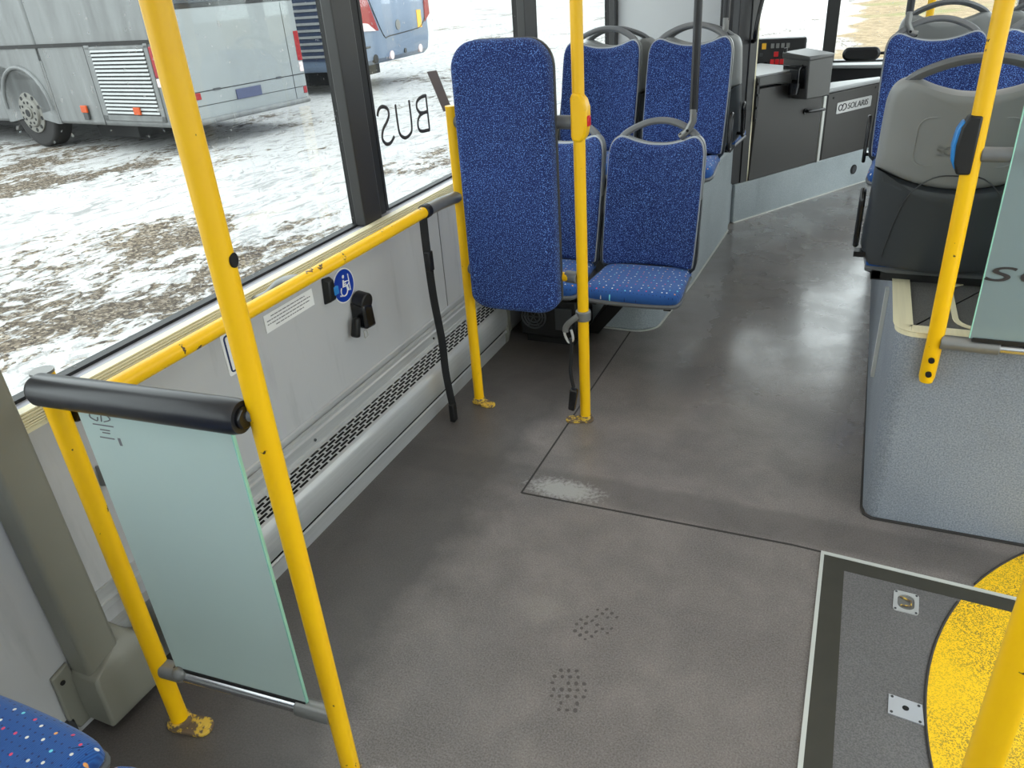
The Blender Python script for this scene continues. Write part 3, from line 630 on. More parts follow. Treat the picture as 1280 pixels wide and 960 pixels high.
# ================================================================== wall heater
t = thing('wall_heater', (-1.44, 2, 0), 'long silver convector heater with slotted grille along the foot of the left wall', 'heater')
y0, y1 = .98, 2.93
PR = [(-1.386, .0), (-1.386, .045)]
MB().strip([(-1.388, 0), (-1.388, .046), (-1.40, .048)], y0, y1).build('kick_strip', 'heater', t)
MB().strip([(-1.40, .0), (-1.40, .06)], y0, y1).build('shadow_gap', 'hole', t)
MB().strip([(-1.386, .052), (-1.378, .056), (-1.376, .064), (-1.382, .068)], y0, y1).build('lower_bead', 'heater', t)
body = [(-1.400, .060), (-1.386, .074), (-1.377, .080), (-1.371, .10), (-1.369, .13), (-1.370, .155), (-1.374, .172), (-1.380, .183), (-1.388, .191)]
MB().strip(body, y0, y1).build('front_cover', 'heater', t, ang=70)
g = MB(); a0, a1 = Vector((-1.388, 0, .191)), Vector((-1.462, 0, .220))
# perforated grille: real slots
rows = 6; L = .040; gap = .011; st = []
gv = []; gf = []
def gp(s_, y): p = a0 + (a1 - a0) * s_; return (p.x, y, p.z)
edges = [0]; 
for r_ in range(rows): c_ = .10 + .80 * (r_ + .5) / rows; edges += [c_ - .046, c_ + .046]
edges.append(1)
yy = y0
for k in range(len(edges) - 1):
    s0, s1 = edges[k], edges[k + 1]
    if k % 2 == 0: g.add([gp(s0, y0), gp(s1, y0), gp(s1, y1), gp(s0, y1)], [(0, 1, 2, 3)])
    else:
        y = y0 + ((k // 2) % 2) * (L + gap) / 2; last = y0
        while y < y1 - L:
            if y - last > 1e-4: g.add([gp(s0, last), gp(s1, last), gp(s1, y), gp(s0, y)], [(0, 1, 2, 3)])
            last = y + L; y += L + gap
        g.add([gp(s0, last), gp(s1, last), gp(s1, y1), gp(s0, y1)], [(0, 1, 2, 3)])
g.build('slotted_grille', 'heater', t, smooth=False)
MB().strip([(-1.40, .172), (-1.462, .196)], y0, y1).build('grille_backing', 'hole', t)
MB().strip([(-1.462, .220), (-1.464, .226), (-1.468, .228), (-1.468, .262), (-1.474, .266), (-1.474, .248 + .03), (-1.486, .280), (-1.486, .262 + .012), (-1.494, .274), (-1.494, .296), (XL + .001, .300)], y0, y1).build('rear_channel', 'heater', t, smooth=False)
for y in (1.62, 2.42): MB().cyl((-1.467, y, .243), (-1.4635, y, .243), .005, 8).build('channel_screw', 'darkgrey', t)
e = MB(); pl = [(XL, 0), (-1.386, 0), (-1.369, .06)] + body[4:] + [(-1.456, .213), (-1.466, .262), (-1.49, .30), (XL, .30)]
e.prism(pl, y0 - .004, y0, 'y'); e.prism(pl, y1, y1 + .03, 'y'); e.build('end_cap', 'olive', t)
struct(MB().box((XL, .80, .245), (XL + .012, .98, .262)).box((XL, .80, .262), (XL + .005, .98, .30)).box((XL, .80, .19), (XL + .03, .98, .20)).box((XL, .80, .0), (XL + .018, .98, .19)).build('baseboard_left', 'heater', smooth=False))
struct(MB().box((XL, YB, .0), (XL + .012, .66, .06)).build('baseboard_rear', 'darkgrey', smooth=False))
struct(MB().box((XL, 2.96, .0), (XL + .09, 3.2, .17)).build('baseboard_front', 'heater', bevel=.02))

# pillar cover with moulded foot
t = thing('pillar_cover', (-1.46, .75, 0), 'tall grey green pillar cover with a flared foot on the left wall', 'cover')
MB().box((XL, .702, .15), (-1.43, .789, ZC)).build('column', 'olive', t, bevel=.010, seg=3)
ft = MB(); 
def ring(z, ya, yb, xo): return [(XL, ya, z), (xo, ya, z), (xo, yb, z), (XL, yb, z)]
lv = [ring(.022, .692, .842, -1.410), ring(.05, .690, .866, -1.404), ring(.10, .691, .872, -1.403), ring(.15, .693, .868, -1.405), ring(.172, .698, .845, -1.408), ring(.200, .785, .825, -1.435), ring(.235, .79, .805, -1.47)]
for r_ in lv: ft.v += r_
for k in range(len(lv) - 1):
    for i in range(4): a = k * 4 + i; c_ = k * 4 + (i + 1) % 4; ft.f.append((a, c_, c_ + 4, a + 4))
ft.f += [(3, 2, 1, 0), tuple(range(len(lv) * 4 - 4, len(lv) * 4))]
ft.build('foot', 'olive', t, bevel=.010, seg=3)
MB().prism([(.655, .19), (.70, .20), (.70, .02), (.665, .02), (.650, .06)], XL, XL + .012, 'x').build('flange', 'olive', t, bevel=.004)
MB().cyl((XL + .012, .672, .165), (XL + .014, .672, .165), .006, 12).build('flange_hole', 'hole', t)

# ================================================================== poles and rails
PR_ = .0195
def pole(loc, z1, z0=0): return MB().cyl((loc[0], loc[1], z0), (loc[0], loc[1], z1), PR_, 28)
def foot(x, y, ang, parent, s=1.0):
    b = MB(lambda v: (x + math.cos(ang) * v[0] * s - math.sin(ang) * v[1] * s, y + math.sin(ang) * v[0] * s + math.cos(ang) * v[1] * s, v[2]))
    b.prism(rrect(.105, .046, .022, 6, .022, 0), 0, .009); b.cyl((0, 0, .009), (0, 0, .024), .0235, 24)
    for dx in (.045, .060): b.cyl((dx, .0, .009), (dx, 0, .0125), .0075, 10)
    return b.build('pole_foot', 'worn', parent, bevel=.002)
FX, FY = -1.283, .769; AX, AY = -.824, .800; BX, BY = -1.264, 2.38; CX, CY = -.812, 2.372
pF = thing('grab_pole', (FX, FY, 0), 'short yellow pole at the near left carrying the black roll and the long wall rail', 'pole')
pole((FX, FY), .935).build('pole', 'yellow', pF); foot(FX, FY, .15, pF, 1.1)
MB().cyl((FX, FY, .935), (FX, FY, .940), PR_ + .001, 28).build('pole_cap', 'clamp', pF)
pA = thing('grab_pole', (AX, AY, 0), 'tall yellow pole in the foreground at the right end of the black roll', 'pole')
pole((AX, AY), ZC).build('pole', 'yellow', pA); foot(AX, AY, -.5, pA)
MB().cyl((AX + .017, AY + .0047, 1.168), (AX + .0200, AY + .0055, 1.168), .011, 14).build('hole_plug', 'hole', pA)
MB().cyl((AX + .0175, AY - .0045, 1.03 + .12), (AX + .0175, AY - .0045, 1.03 + .12), .001).build('mark', 'hole', pA) if False else None
pB = thing('grab_pole', (BX, BY, 0), 'short yellow pole by the left wall beside the blue standing pad', 'pole')
pole((BX, BY), 1.137).build('pole', 'yellow', pB); foot(BX, BY, -.25, pB)
MB().cyl((BX, BY, 1.137), (BX, BY, 1.141), PR_ + .001, 28).build('pole_cap', 'yellow', pB)
pC = thing('grab_pole', (CX, CY, 0), 'full height yellow pole with a stop button on the right of the blue standing pad', 'pole')
pole((CX, CY), ZC).build('pole', 'yellow', pC); foot(CX, CY, PI + .35, pC)
# thin yellow rails joining B and C behind the pad, with grey sockets
for z in (1.09, .572):
    r = thing('cross_rail', ((BX + CX) / 2, CY, z), 'upper short yellow cross rail behind the blue standing pad' if z > 1 else 'lower short yellow cross rail behind the blue standing pad', 'rail', 'cross rails behind the standing pad')
    MB().cyl((BX + .02, BY, z), (CX - .02, CY, z), .0165, 20).build('tube', 'yellow', r)
    for x0, x1 in ((BX + .016, BX + .075), (CX - (.095 if z > 1 else .062), CX - .016)):
        MB().cyl((x0, BY, z), (x1, CY, z), .0215, 20).build('socket', 'handle', r, bevel=.003)
# standing pad
t = thing('standing_pad', (-1.05, 2.34, .45), 'tall blue upholstered standing pad with rounded corners between two yellow poles', 'pad')
px0, px1, pz0, pz1 = -1.213, -.882, .452, 1.342
ol = rrect(px1 - px0, pz1 - pz0, .085, 8, (px0 + px1) / 2, (pz0 + pz1) / 2)
# bottom corners rounder a little less
ol = [(x, z if z > .7 else pz0 + (z - pz0) * .62 if z < pz0 + .085 else z) for x, z in ol]
MB().pad(ol, [(.0, .004), (.01, 0), (.045, 0), (.055, .004), (.062, .012), (.066, .022), (.068, .034)], lambda x, z, h: (x, 2.355 - h, z), 4).build('upholstery', 'back', t)
MB().pad(inset(ol, -.001), [(-.014, .006), (-.010, .0), (0, 0), (.004, .006)], lambda x, z, h: (x, 2.355 - h, z), 2).build('back_board', 'darkgrey', t)
# stop button on C
t = thing('stop_button', (CX, CY, 1.06), 'yellow stop request button box with red push button on the tall pole', 'button')
bp = [(-.022, -.070), (.008, -.073), (.022, -.052), (.028, -.02), (.028, .03), (.020, .055), (.004, .074), (-.020, .076), (-.026, .06), (-.026, -.055)]
MB().prism([(CX + x + .006, 1.105 + z) for x, z in bp], CY - .026, CY + .022, 'y').build('button_box', 'yellow', t, bevel=.008, seg=3)
MB().box((CX + .024, CY - .020, 1.080), (CX + .040, CY + .004, 1.112)).build('push_button', 'red', t, bevel=.004)
# clamp and strap on C
t = thing('clamp_hook', (CX, CY, .43), 'grey clamp with hook on the yellow pole below the blue seats', 'clamp')
MB().cyl((CX, CY, .415), (CX, CY, .452), .027, 24).build('collar', 'clamp', t, bevel=.004)
MB().tube(spline([(CX - .01, CY - .028, .440), (CX - .035, CY - .034, .420), (CX - .055, CY - .03, .395), (CX - .058, CY - .03, .375)], 4, False), .011, 10, flat=.7).build('hook_arm', 'clamp', t)
MB().tube(spline([(CX - .050, CY - .03, .405), (CX - .062, CY - .03, .37), (CX - .046, CY - .03, .335), (CX - .030, CY - .03, .35), (CX - .036, CY - .03, .385)], 5, False), .005, 8).build('snap_hook', 'silver', t)
t = thing('belt_strap', (CX - .04, CY - .03, .1), 'short black strap with a buckle hanging from the grey clamp hook', 'strap')
MB().tube(spline([(CX - .038, CY - .03, .352), (CX - .036, CY - .032, .30), (CX - .042, CY - .034, .22), (CX - .032, CY - .034, .155)], 5, False), .007, 8).build('strap', 'webbing', t)
MB().hexa([(CX - .055, CY - .045, .06), (CX - .030, CY - .045, .055), (CX - .030, CY - .02, .055), (CX - .055, CY - .02, .06)], [(CX - .045, CY - .047, .150), (CX - .016, CY - .047, .145), (CX - .016, CY - .02, .145), (CX - .045, CY - .02, .150)]).build('buckle', 'blackgloss', t, bevel=.006)
# long wall rail from F to B
t = thing('wall_rail', (-1.283, 1.45, .842), 'long chipped yellow handrail running along the left window sill', 'rail')
MB().cyl((-1.283, .80, .842), (-1.283, 2.168, .842), .0185, 24).build('rail_tube', 'yellowchip', t)
MB().cyl((-1.283, 2.150, .842), (-1.283, 2.182, .842), .0235, 24).build('rubber_end', 'black', t, bevel=.004)
MB().tube([(-1.283, 2.18, .842), (-1.279, 2.26, .842), (BX - .004, BY - .012, .838)], .0205, 18).build('end_socket', 'clamp', t)
MB().cyl((-1.283, .79, .842), (-1.283, .83, .842), .0235, 24).build('rubber_collar', 'black', t, bevel=.004)
for y in (1.50, .86):
    MB().tube(spline([(-1.290, y, .842), (-1.32, y + .004, .840), (-1.37, y + .008, .822), (-1.42, y + .010, .785), (-1.47, y + .010, .764)], 5, False), .014, 14).build('wall_bracket', 'clamp', t)
# hanging belt at the rail end
t = thing('hanging_belt', (-1.30, 2.17, .1), 'long black belt hanging from the end of the yellow wall rail', 'belt')
def ribbon(path, hw, th=.0018):
    v = []; f = []
    for x, y, z in path: v += [(x - hw * .8 - th, y - hw * .5, z), (x + hw * .8 - th, y + hw * .5, z), (x + hw * .8 + th, y + hw * .5, z), (x - hw * .8 + th, y - hw * .5, z)]
    for k in range(len(path) - 1): f += [(k * 4 + i_, k * 4 + (i_ + 1) % 4, k * 4 + 4 + (i_ + 1) % 4, k * 4 + 4 + i_) for i_ in range(4)]
    return MB().add(v, f + [(0, 1, 2, 3), tuple(len(path) * 4 - 4 + q for q in range(4))])
bpt = spline([(-1.290, 2.158, .835), (-1.296, 2.165, .74), (-1.30, 2.175, .60), (-1.305, 2.19, .50), (-1.302, 2.205, .35), (-1.308, 2.215, .22), (-1.300, 2.215, .12), (-1.298, 2.22, .075)], 4, False)
ribbon(bpt, .013).build('webbing', 'webbing', t)
MB().box((-1.310, 2.205, .0), (-1.288, 2.235, .078)).build('belt_end', 'black', t, bevel=.004)
MB().box((-1.306, 2.158, .63), (-1.286, 2.188, .70)).build('adjuster', 'black', t, bevel=.003)
t = thing('hanging_belt', (-1.41, .89, .05), 'black belt hanging on the wall behind the near yellow pole and frosted pane', 'belt')
bw = MB(); P = [(.890, .300, .004), (.900, .262, .014), (.912, .20, .028), (.920, .14, .036), (.930, .08, .040), (.945, .03, .026), (.955, .015, .010)]
bw.add([(-1.405, y - w_, z) for y, z, w_ in P] + [(-1.405, y + w_, z) for y, z, w_ in P] + [(-1.40, y - w_, z) for y, z, w_ in P] + [(-1.40, y + w_, z) for y, z, w_ in P], [f for i in range(6) for f in ((i, i + 1, i + 8, i + 7), (14 + i, 15 + i, 22 + i, 21 + i), (i, i + 1, 15 + i, 14 + i), (7 + i, 8 + i, 22 + i, 21 + i))])
bw.build('webbing', 'webbing', t)
# padded roll, frosted pane and lower tube between F and A
FV = Vector((FX, FY, 0)); FU = (Vector((AX, AY, 0)) - FV); FL = FU.length; FU.normalize(); FN = Vector((FU.y, -FU.x, 0))
def fa(v): return FV + FU * v[0] + FN * v[1] + Vector((0, 0, v[2]))
t = thing('leaning_roll', tuple(fa((FL / 2, 0, .9))), 'thick black padded leaning roll between the two near yellow poles', 'roll')
MB(fa).tube([(.0, .022, .914), (.012, .022, .914), (FL - .03, .022, .914), (FL - .018, .022, .914)], .03, 32, rr=[.024, .030, .030, .027]).build('padding', 'roll', t)
MB(fa).cyl((FL - .022, .022, .914), (FL - .010, .022, .914), .019, 24).build('end_cap', 'blackgloss', t, bevel=.003)
MB(fa).cyl((FL - .04, .022, .914), (FL - .008, .010, .914), .012, 16).build('core_tube', 'handle', t)
t = thing('glass_screen', tuple(fa((FL / 2, 0, .2))), 'frosted pale green glass screen hanging under the black padded roll', 'screen')
gl = .055, FL - .070
MB(fa).box((gl[0], -.003, .208), (gl[1], .003, .905)).build('glass_pane', 'frost', t, smooth=False)
MB(fa).box((gl[1], -.0032, .208), (gl[1] + .0035, .0032, .905)).build('right_edge', 'edge', t, smooth=False)
lm = MB(fa)
for c_, w_ in (((.105, .862), .016), ((.120, .862), .013)): pass
lm.tube([(x, .0036, z) for x, z in spline([(.098, .868), (.086, .866), (.082, .856), (.096, .850), (.100, .858)], 3, False)], .0012, 5)
lm.tube([(x, .0036, z) for x, z in spline([(.106, .850), (.112, .866), (.124, .864), (.128, .856), (.112, .850)], 3, False)], .0012, 5)
for z, a, c_ in ((.842, .082, .130), (.832, .095, .118), (.826, .098, .116), (.815, .088, .122)): lm.box((a, .003, z - .0016), (c_, .0036, z + .0008))
lm.box((.130, .003, .802), (.136, .0036, .818)); lm.build('etched_mark', 'thinink', t, smooth=False)
t = thing('lower_tube', tuple(fa((FL / 2, 0, .2))), 'silver tube with cast clamps holding the frosted pane near the floor', 'tube')
MB(fa).cyl((.02, 0, .190), (FL - .015, 0, .190), .0150, 22).build('tube', 'chrome', t)
MB(fa).tube([(.008, 0, .190), (.06, 0, .190)], .022, 20).ball and None
c_ = MB(fa); c_.cyl((.012, 0, .190), (.070, 0, .190), .0205, 20); c_.ball(fa((.07, -.0, .200)) - fa((0, 0, 0)) if False else (.066, .006, .198), .018, 8); c_.build('clamp', 'clamp', t, bevel=.003)
MB(fa).cyl((FL - .095, 0, .190), (FL - .012, 0, .190), .0200, 20).build('clamp', 'clamp', t, bevel=.003)
MB(fa).box((.05, -.006, .2), (FL - .07, .006, .212)).build('rubber_seat', 'black', t)

# pole D on the right box
DX = .245; t = thing('grab_pole', (.248, 2.055, .49), 'yellow pole with flattened lower end bolted to the right wheel arch box', 'pole')
MB().tube([(.252, 2.062, .484), (.252, 2.062, .50), (.2525, 2.060, .575), (.2525, 2.056, .62), (.251, 2.052, .70), (.246, 2.05, 1.3), (.243, 2.05, ZC)], .0195, 24, rr=[.016, .0195, .0200, .0195, .0195, .0195, .0195]).build('pole', 'yellow', t)
for z in (.515, .556): MB().cyl((.252, 2.0425, z), (.252, 2.034, z), .0075, 14).build('bolt', 'hole', t)
t = thing('stop_button', (.225, 2.05, 1.1), 'black stop request box with a blue front on the right-hand yellow pole', 'button')
MB().prism([(.248, 1.035), (.219, 1.035), (.211, 1.06), (.208, 1.10), (.212, 1.14), (.224, 1.165), (.250, 1.165)], 2.026, 2.072, 'y').build('button_box', 'black', t, bevel=.005)
MB().prism([(.214, 1.045), (.204, 1.065), (.200, 1.10), (.204, 1.135), (.214, 1.155), (.220, 1.15), (.220, 1.05)], 2.032, 2.066, 'y').build('push_button', 'skyblue', t, bevel=.004)
t = thing('screen_holder', (.5, 2.05, 1.08), 'grey plastic arm from the right-hand pole holding the top of the glass screen', 'arm')
MB().cyl((.262, 2.05, 1.078), (XR, 2.05, 1.078), .017, 20).build('arm', 'handle', t, bevel=.003)
t = thing('screen_tube', (.5, 2.05, .6), 'silver tube under the blue grey glass screen on the wheel arch box', 'tube')
MB().cyl((.39, 2.045, .607), (XR, 2.045, .607), .0140, 20).build('tube', 'chrome', t)
MB().cyl((.264, 2.048, .607), (.395, 2.045, .607), .0190, 20).build('clamp', 'clamp', t, bevel=.003)
t = thing('glass_screen', (.6, 2.04, .63), 'blue grey frosted glass screen with dark lettering at the right edge', 'screen')
MB().box((.325, 2.032, .632), (XR, 2.038, 1.34)).build('glass_pane', 'frost2', t, smooth=False)
MB().box((.3225, 2.0315, .632), (.325, 2.0385, 1.34)).build('left_edge', 'edge', t, smooth=False)
MB().box((.33, 2.028, .624), (XR, 2.042, .634)).build('rubber_seat', 'black', t)
text('SOLARIS', .085, lambda v: (.575 + v.x, 2.030 - v.z, .802 + v.y * .62), 'screen_lettering', 'ink', t, .002, .25, 1.1, 1.5)
# pole E in the near right corner
t = thing('grab_pole', (.233, .735, 0), 'thick yellow pole crossing the near right corner', 'pole')
MB().cyl((.236, .742, 0), (.236, .742, ZC), PR_, 28).build('pole', 'yellow', t) if False else MB().cyl((.236, .742, 0), (.236, .742, .98), PR_, 28).build('pole', 'yellow', t)
foot(.236, .742, 0, t)

# black ceiling poles clamped to seat handles
def black_pole(x, y, z, label, hx, hz):
    t = thing('seat_pole', (x, y, z), label, 'pole', 'black poles clamped to seat handles')
    MB().cyl((x, y, z), (x, y, ZC), .0165, 20).build('pole', 'roll', t)
    MB().tube([(x, y, z + .012), (x, y, z - .035), (x + hx * .4, y - .004, z - .075), (x + hx, y - .008, z + hz)], .020, 12, flat=.75).build('clamp', 'clamp', t, bevel=.002)
    for a in (.35, .9): MB().cyl((x + hx * a, y - .018, z - .06 - .03 * a), (x + hx * a, y - .024, z - .06 - .03 * a), .006, 10).build('clamp_screw', 'hole', t)
black_pole(-.630, 3.285, .975, 'long black pole clamped to the handle of the lowest aisle-side blue seat', -.050, -.100)
black_pole(-.652, 4.10, 1.262, 'black pole clamped to the rear-facing seat on the left wheel arch', -.045, -.10)
black_pole(.140, 4.21, 1.245, 'black pole clamped to the dark blue seat on the right wheel arch', .045, -.085)
# far yellow poles by the front door
for x, y, l in ((.02, 5.0, 'slim far yellow pole left of the dark blue seat top'), (.262, 4.95, 'far yellow pole behind the dark blue right-hand seat')):
    t = thing('grab_pole', (x + .0, y, .0), l, 'pole', 'far yellow poles by the front door') if x > .1 else None
    if t: MB().cyl((x, y, 0), (x, y, ZC), PR_, 16).build('pole', 'yellow', t)

# ================================================================== things on the left wall
WX = XL + .0005
t = thing('wheelchair_sign', (XL, 1.946, .643), 'round blue sticker with a white wheelchair symbol on the left wall', 'sign')
cy, cz = 1.946, .643
MB().cyl((WX, cy, cz), (WX + .002, cy, cz), .0585, 40).build('white_border', 'white', t, smooth=False)
MB().cyl((WX + .001, cy, cz), (WX + .003, cy, cz), .0545, 40).build('blue_disc', 'blue', t, smooth=False)
s_ = MB(); X = WX + .0035
def st_(pts, r=.0024): s_.tube([(X, cy + a, cz + b) for a, b in pts], r, 6)
s_.ball((X, cy + .002, cz + .030), (.0012, .0062, .0062), 6)
st_([(-.001, .020), (-.007, -.002), (.014, -.004), (.020, -.022)], .0036); st_([(-.003, .012), (.012, .010)]); st_([(-.004, .004), (.010, .003)])
st_([( -.004 + .018 * math.cos(a), -.016 + .018 * math.sin(a)) for a in [PI * .75 + k * PI * 1.5 / 14 for k in range(15)]])
st_([(-.030, -.026), (-.020, -.030), (-.016, -.026)]); st_([(.028, .032), (.030, -.026)], .0018); st_([(.010, .012), (.028, .008)], .0016); st_([(.016, -.006), (.029, .002)], .0016)
s_.build('wheelchair_symbol', 'white', t)
t = thing('wall_switch', (XL, 1.86, .66), 'black rocker box with a light blue button beside the round blue sticker', 'switch')
MB().hexa([(XL, 1.830, .618), (XL, 1.882, .616), (XL, 1.884, .700), (XL, 1.838, .706)], [(XL + .026, 1.838, .628), (XL + .022, 1.874, .626), (XL + .022, 1.876, .690), (XL + .026, 1.846, .694)]).build('switch_box', 'black', t, bevel=.005)
MB().box((XL + .018, 1.864, .640), (XL + .026, 1.888, .668)).build('push_button', 'skyblue', t, bevel=.003)
t = thing('text_sticker', (XL, 1.67, .67), 'narrow white sticker with four lines of small print under the rail', 'sticker')
MB().box((WX, 1.555, .640), (WX + .0015, 1.785, .694)).build('label_paper', 'white', t, smooth=False)
ml = MB(); 
for k, (a, c_) in enumerate(((1.585, 1.745), (1.565, 1.77), (1.565, 1.765), (1.60, 1.735))):
    y = a
    while y < c_: L_ = random.uniform(.006, .018); ml.box((WX + .001, y, .682 - k * .0105), (WX + .0021, min(c_, y + L_), .685 - k * .0105)); y += L_ + .003
ml.build('printed_lines', 'thinink', t, smooth=False)
t = thing('pram_sticker', (XL, 1.44, .65), 'white sticker with a navy border and a red and yellow pushchair on the wall', 'sticker')
MB().prism(rrect(.118, .125, .008, 3, 1.440, .648), WX, WX + .0015, 'x').build('label_paper', 'white', t, smooth=False)
fr = rrect(.096, .104, .008, 4, 1.440, .648); fr.append(fr[0])
MB().tube([(WX + .0018, y, z) for y, z in fr], .0028, 6).build('printed_border', 'navy', t)
MB().prism([(1.447 + .026 * math.cos(a), .650 + .026 * math.sin(a)) for a in [PI * .5 + k * PI / 2 / 8 * 2 for k in range(9)]][::1], WX + .001, WX + .0024, 'x').build('pushchair_hood', 'yprint', t, smooth=False)
pr_ = MB()
for y in (1.428, 1.462): c_ = [(y + .009 * math.cos(a), .612 + .009 * math.sin(a)) for a in [k * PI / 6 for k in range(13)]]; pr_.tube([(WX + .002, a, b) for a, b in c_], .002, 6)
pr_.tube([(WX + .002, 1.423, .648), (WX + .002, 1.440, .636), (WX + .002, 1.432, .622)], .0018, 6); pr_.tube([(WX + .002, 1.455, .650), (WX + .002, 1.448, .628), (WX + .002, 1.462, .614)], .0018, 6)
pr_.build('pushchair_print', 'pinkred', t)
t = thing('belt_reel', (XL, 1.98, .50), 'black seat belt reel with buckle tongue mounted on the left wall', 'belt reel')
MB().hexa([(XL, 1.955, .490), (XL, 2.035, .475), (XL, 2.040, .555), (XL, 1.960, .580)], [(XL + .058, 1.960, .482), (XL + .050, 2.030, .470), (XL + .045, 2.030, .550), (XL + .055, 1.965, .568)]).build('reel_housing', 'blackgloss', t, bevel=.010, seg=3)
MB().cyl((XL + .004, 1.998, .572), (XL + .048, 1.998, .565), .034, 24).build('reel_cap', 'black', t, bevel=.004)
MB().hexa([(XL + .012, 1.915, .470), (XL + .012, 1.940, .460), (XL + .042, 1.940, .460), (XL + .042, 1.915, .470)], [(XL + .02, 1.930, .535), (XL + .02, 1.955, .530), (XL + .046, 1.955, .530), (XL + .046, 1.930, .535)]).build('belt_guide', 'black', t, bevel=.009, seg=3)
tg = rrect(.018, .026, .003, 3, 1.972, .462); tg.append(tg[0])
MB().tube([(XL + .040, y, z) for y, z in tg], .003, 6).build('belt_tongue', 'silver', t)
# small grey latch on the wall behind the near pole
t = thing('wall_catch', (XL, .94, .55), 'small grey metal catch on the wall between pole and frosted pane', 'catch')
MB().hexa([(XL, .925, .530), (XL, .952, .525), (XL + .02, .950, .528), (XL + .02, .93, .532)], [(XL, .930, .585), (XL, .945, .580), (XL + .012, .943, .578), (XL + .012, .932, .582)]).build('catch_plate', 'clamp', t, bevel=.004)
# heater blower under the lowest seats
t = thing('floor_blower', (-1.17, 3.1, 0), 'black box shaped floor blower with round fan under the lowest seats', 'heater')
MB().box((-1.325, 2.97, .035), (-1.045, 3.20, .225)).build('blower_box', 'black', t, bevel=.012)
c_ = MB(); 
for r_ in (.058, .044, .030): 
    rg = [(-1.255 + r_ * math.cos(a), 2.966, .135 + r_ * math.sin(a)) for a in [k * PI / 12 for k in range(25)]]; c_.tube(rg, .004, 6)
for k in range(6): a = k * PI / 3; c_.tube([(-1.255, 2.964, .135), (-1.255 + .056 * math.cos(a), 2.964, .135 + .056 * math.sin(a))], .003, 6)
c_.build('fan_grille', 'darkgrey', t)
MB().box((-1.30, 2.99, 0), (-1.07, 3.19, .035)).build('blower_foot', 'black', t)
MB().box((-1.15, 2.962, .08), (-1.07, 2.972, .19)).build('front_panel', 'darkgrey', t, bevel=.003)
t = thing('seat_strut', (-.95, 3.1, .1), 'black diagonal strut below the lowest aisle-side blue seat', 'strut')
MB().hexa([(-1.06, 3.10, .02), (-.99, 3.10, .02), (-.99, 3.20, .02), (-1.06, 3.20, .02)], [(-.87, 2.90, .27), (-.80, 2.90, .27), (-.80, 2.96, .30), (-.87, 2.96, .30)]).build('strut', 'black', t, bevel=.003)

# ================================================================== floor fittings
def seam(p, q, nm, wd=.003, mt='black', h=.0012):
    p, q = Vector((*p, 0)), Vector((*q, 0)); d = (q - p).normalized(); n_ = Vector((-d.y, d.x, 0)) * wd
    return struct(MB().hexa([p - n_, q - n_, q + n_, p + n_], [v + Vector((0, 0, h)) for v in (p - n_, q - n_, q + n_, p + n_)]).build(nm, mt, smooth=False))
seamdark = mat('dark_floor_seam', (50, 47, 45), .7)
M['seamdark'] = seamdark
seam((-.867, 1.865), (-.02, 1.875), 'trim_30', .0035, 'seamdark'); seam((-.868, 1.865), (-.865, 3.2), 'trim_31', .003, 'seamdark'); seam((-.02, 1.875), (.06, 1.870), 'trim_32', .003, 'seamdark')
struct(MB().prism([(.160, 3.2), (.155, 2.12), (.162, 2.085), (.185, 2.068), (XR - .01, 2.068), (XR - .01, 2.078), (.19, 2.078), (.170, 2.09), (.165, 2.12), (.166, 3.2)], 0, .004).build('trim_33', 'seamdark', smooth=False))
def shoe_print(cx, cy, ang, label):
    q = MB(lambda v: (cx + v[0] * math.cos(ang) - v[1] * math.sin(ang), cy + v[0] * math.sin(ang) + v[1] * math.cos(ang), v[2]))
    for k in range(7):
        for i_ in range(5):
            x, y = (i_ - 2) * .019 + (k % 2) * .004, (k - 3) * .019
            if (x / .048) ** 2 + (y / .066) ** 2 > 1 or random.random() < .12: continue
            a, b_ = .0052 * random.uniform(.7, 1.15), .0060 * random.uniform(.7, 1.1)
            q.prism([(x + a * math.cos(t_) * random.uniform(.8, 1.1), y + b_ * math.sin(t_)) for t_ in [u_ * PI / 4 for u_ in range(8)]], 0, .0004)
    o = q.build('shoe_print', 'smudge', smooth=False); tag(o, label, 'shoe print')
M['smudge'] = mat('muddy_shoe_print', (82, 76, 72), .55, var=.2, vs=60)
shoe_print(-.461, 1.172, .3, 'muddy shoe print with square lugs in the middle of the open floor')
shoe_print(-.461, 1.394, -.5, 'fainter muddy shoe print further from the camera, nearer the floor seam')
t = thing('ramp_flap', (.5, 1.4, 0), 'grey floor ramp flap edged by a dark rubber strip and a bright metal trim', 'ramp')
def poly(pts, z0, z1): return MB().prism(pts, z0, z1)
ytop = lambda x: 1.869 - (x - .059) * .066
MB().prism([(.056, .4), (.068, .4), (.068, ytop(.068) - .012), (XR, ytop(XR) - .012), (XR, ytop(XR)), (.059, ytop(.059))], 0, .006).build('metal_edge', 'strip', t)
MB().prism([(.068, .4), (.128, .4), (.122, ytop(.118) - .060), (XR, ytop(XR) - .060), (XR, ytop(XR) - .012), (.068, ytop(.068) - .012)], 0, .004).build('rubber_strip', 'rubberband', t)
MB().prism([(.128, .4), (XR, .4), (XR, ytop(XR) - .060), (.122, ytop(.118) - .060)], 0, .0030).build('flap_plate', 'hatchplate', t)
t = thing('floor_latch', (.274, 1.728, 0), 'recessed metal latch set in the grey ramp flap', 'latch')
la = MB(lambda v: (.274 + v[0] * math.cos(-.05) - v[1] * math.sin(-.05), 1.728 + v[0] * math.sin(-.05) + v[1] * math.cos(-.05), v[2]))
o_ = rrect(.060, .078, .009, 4); i_ = rrect(.040, .056, .018, 4); n = len(o_)
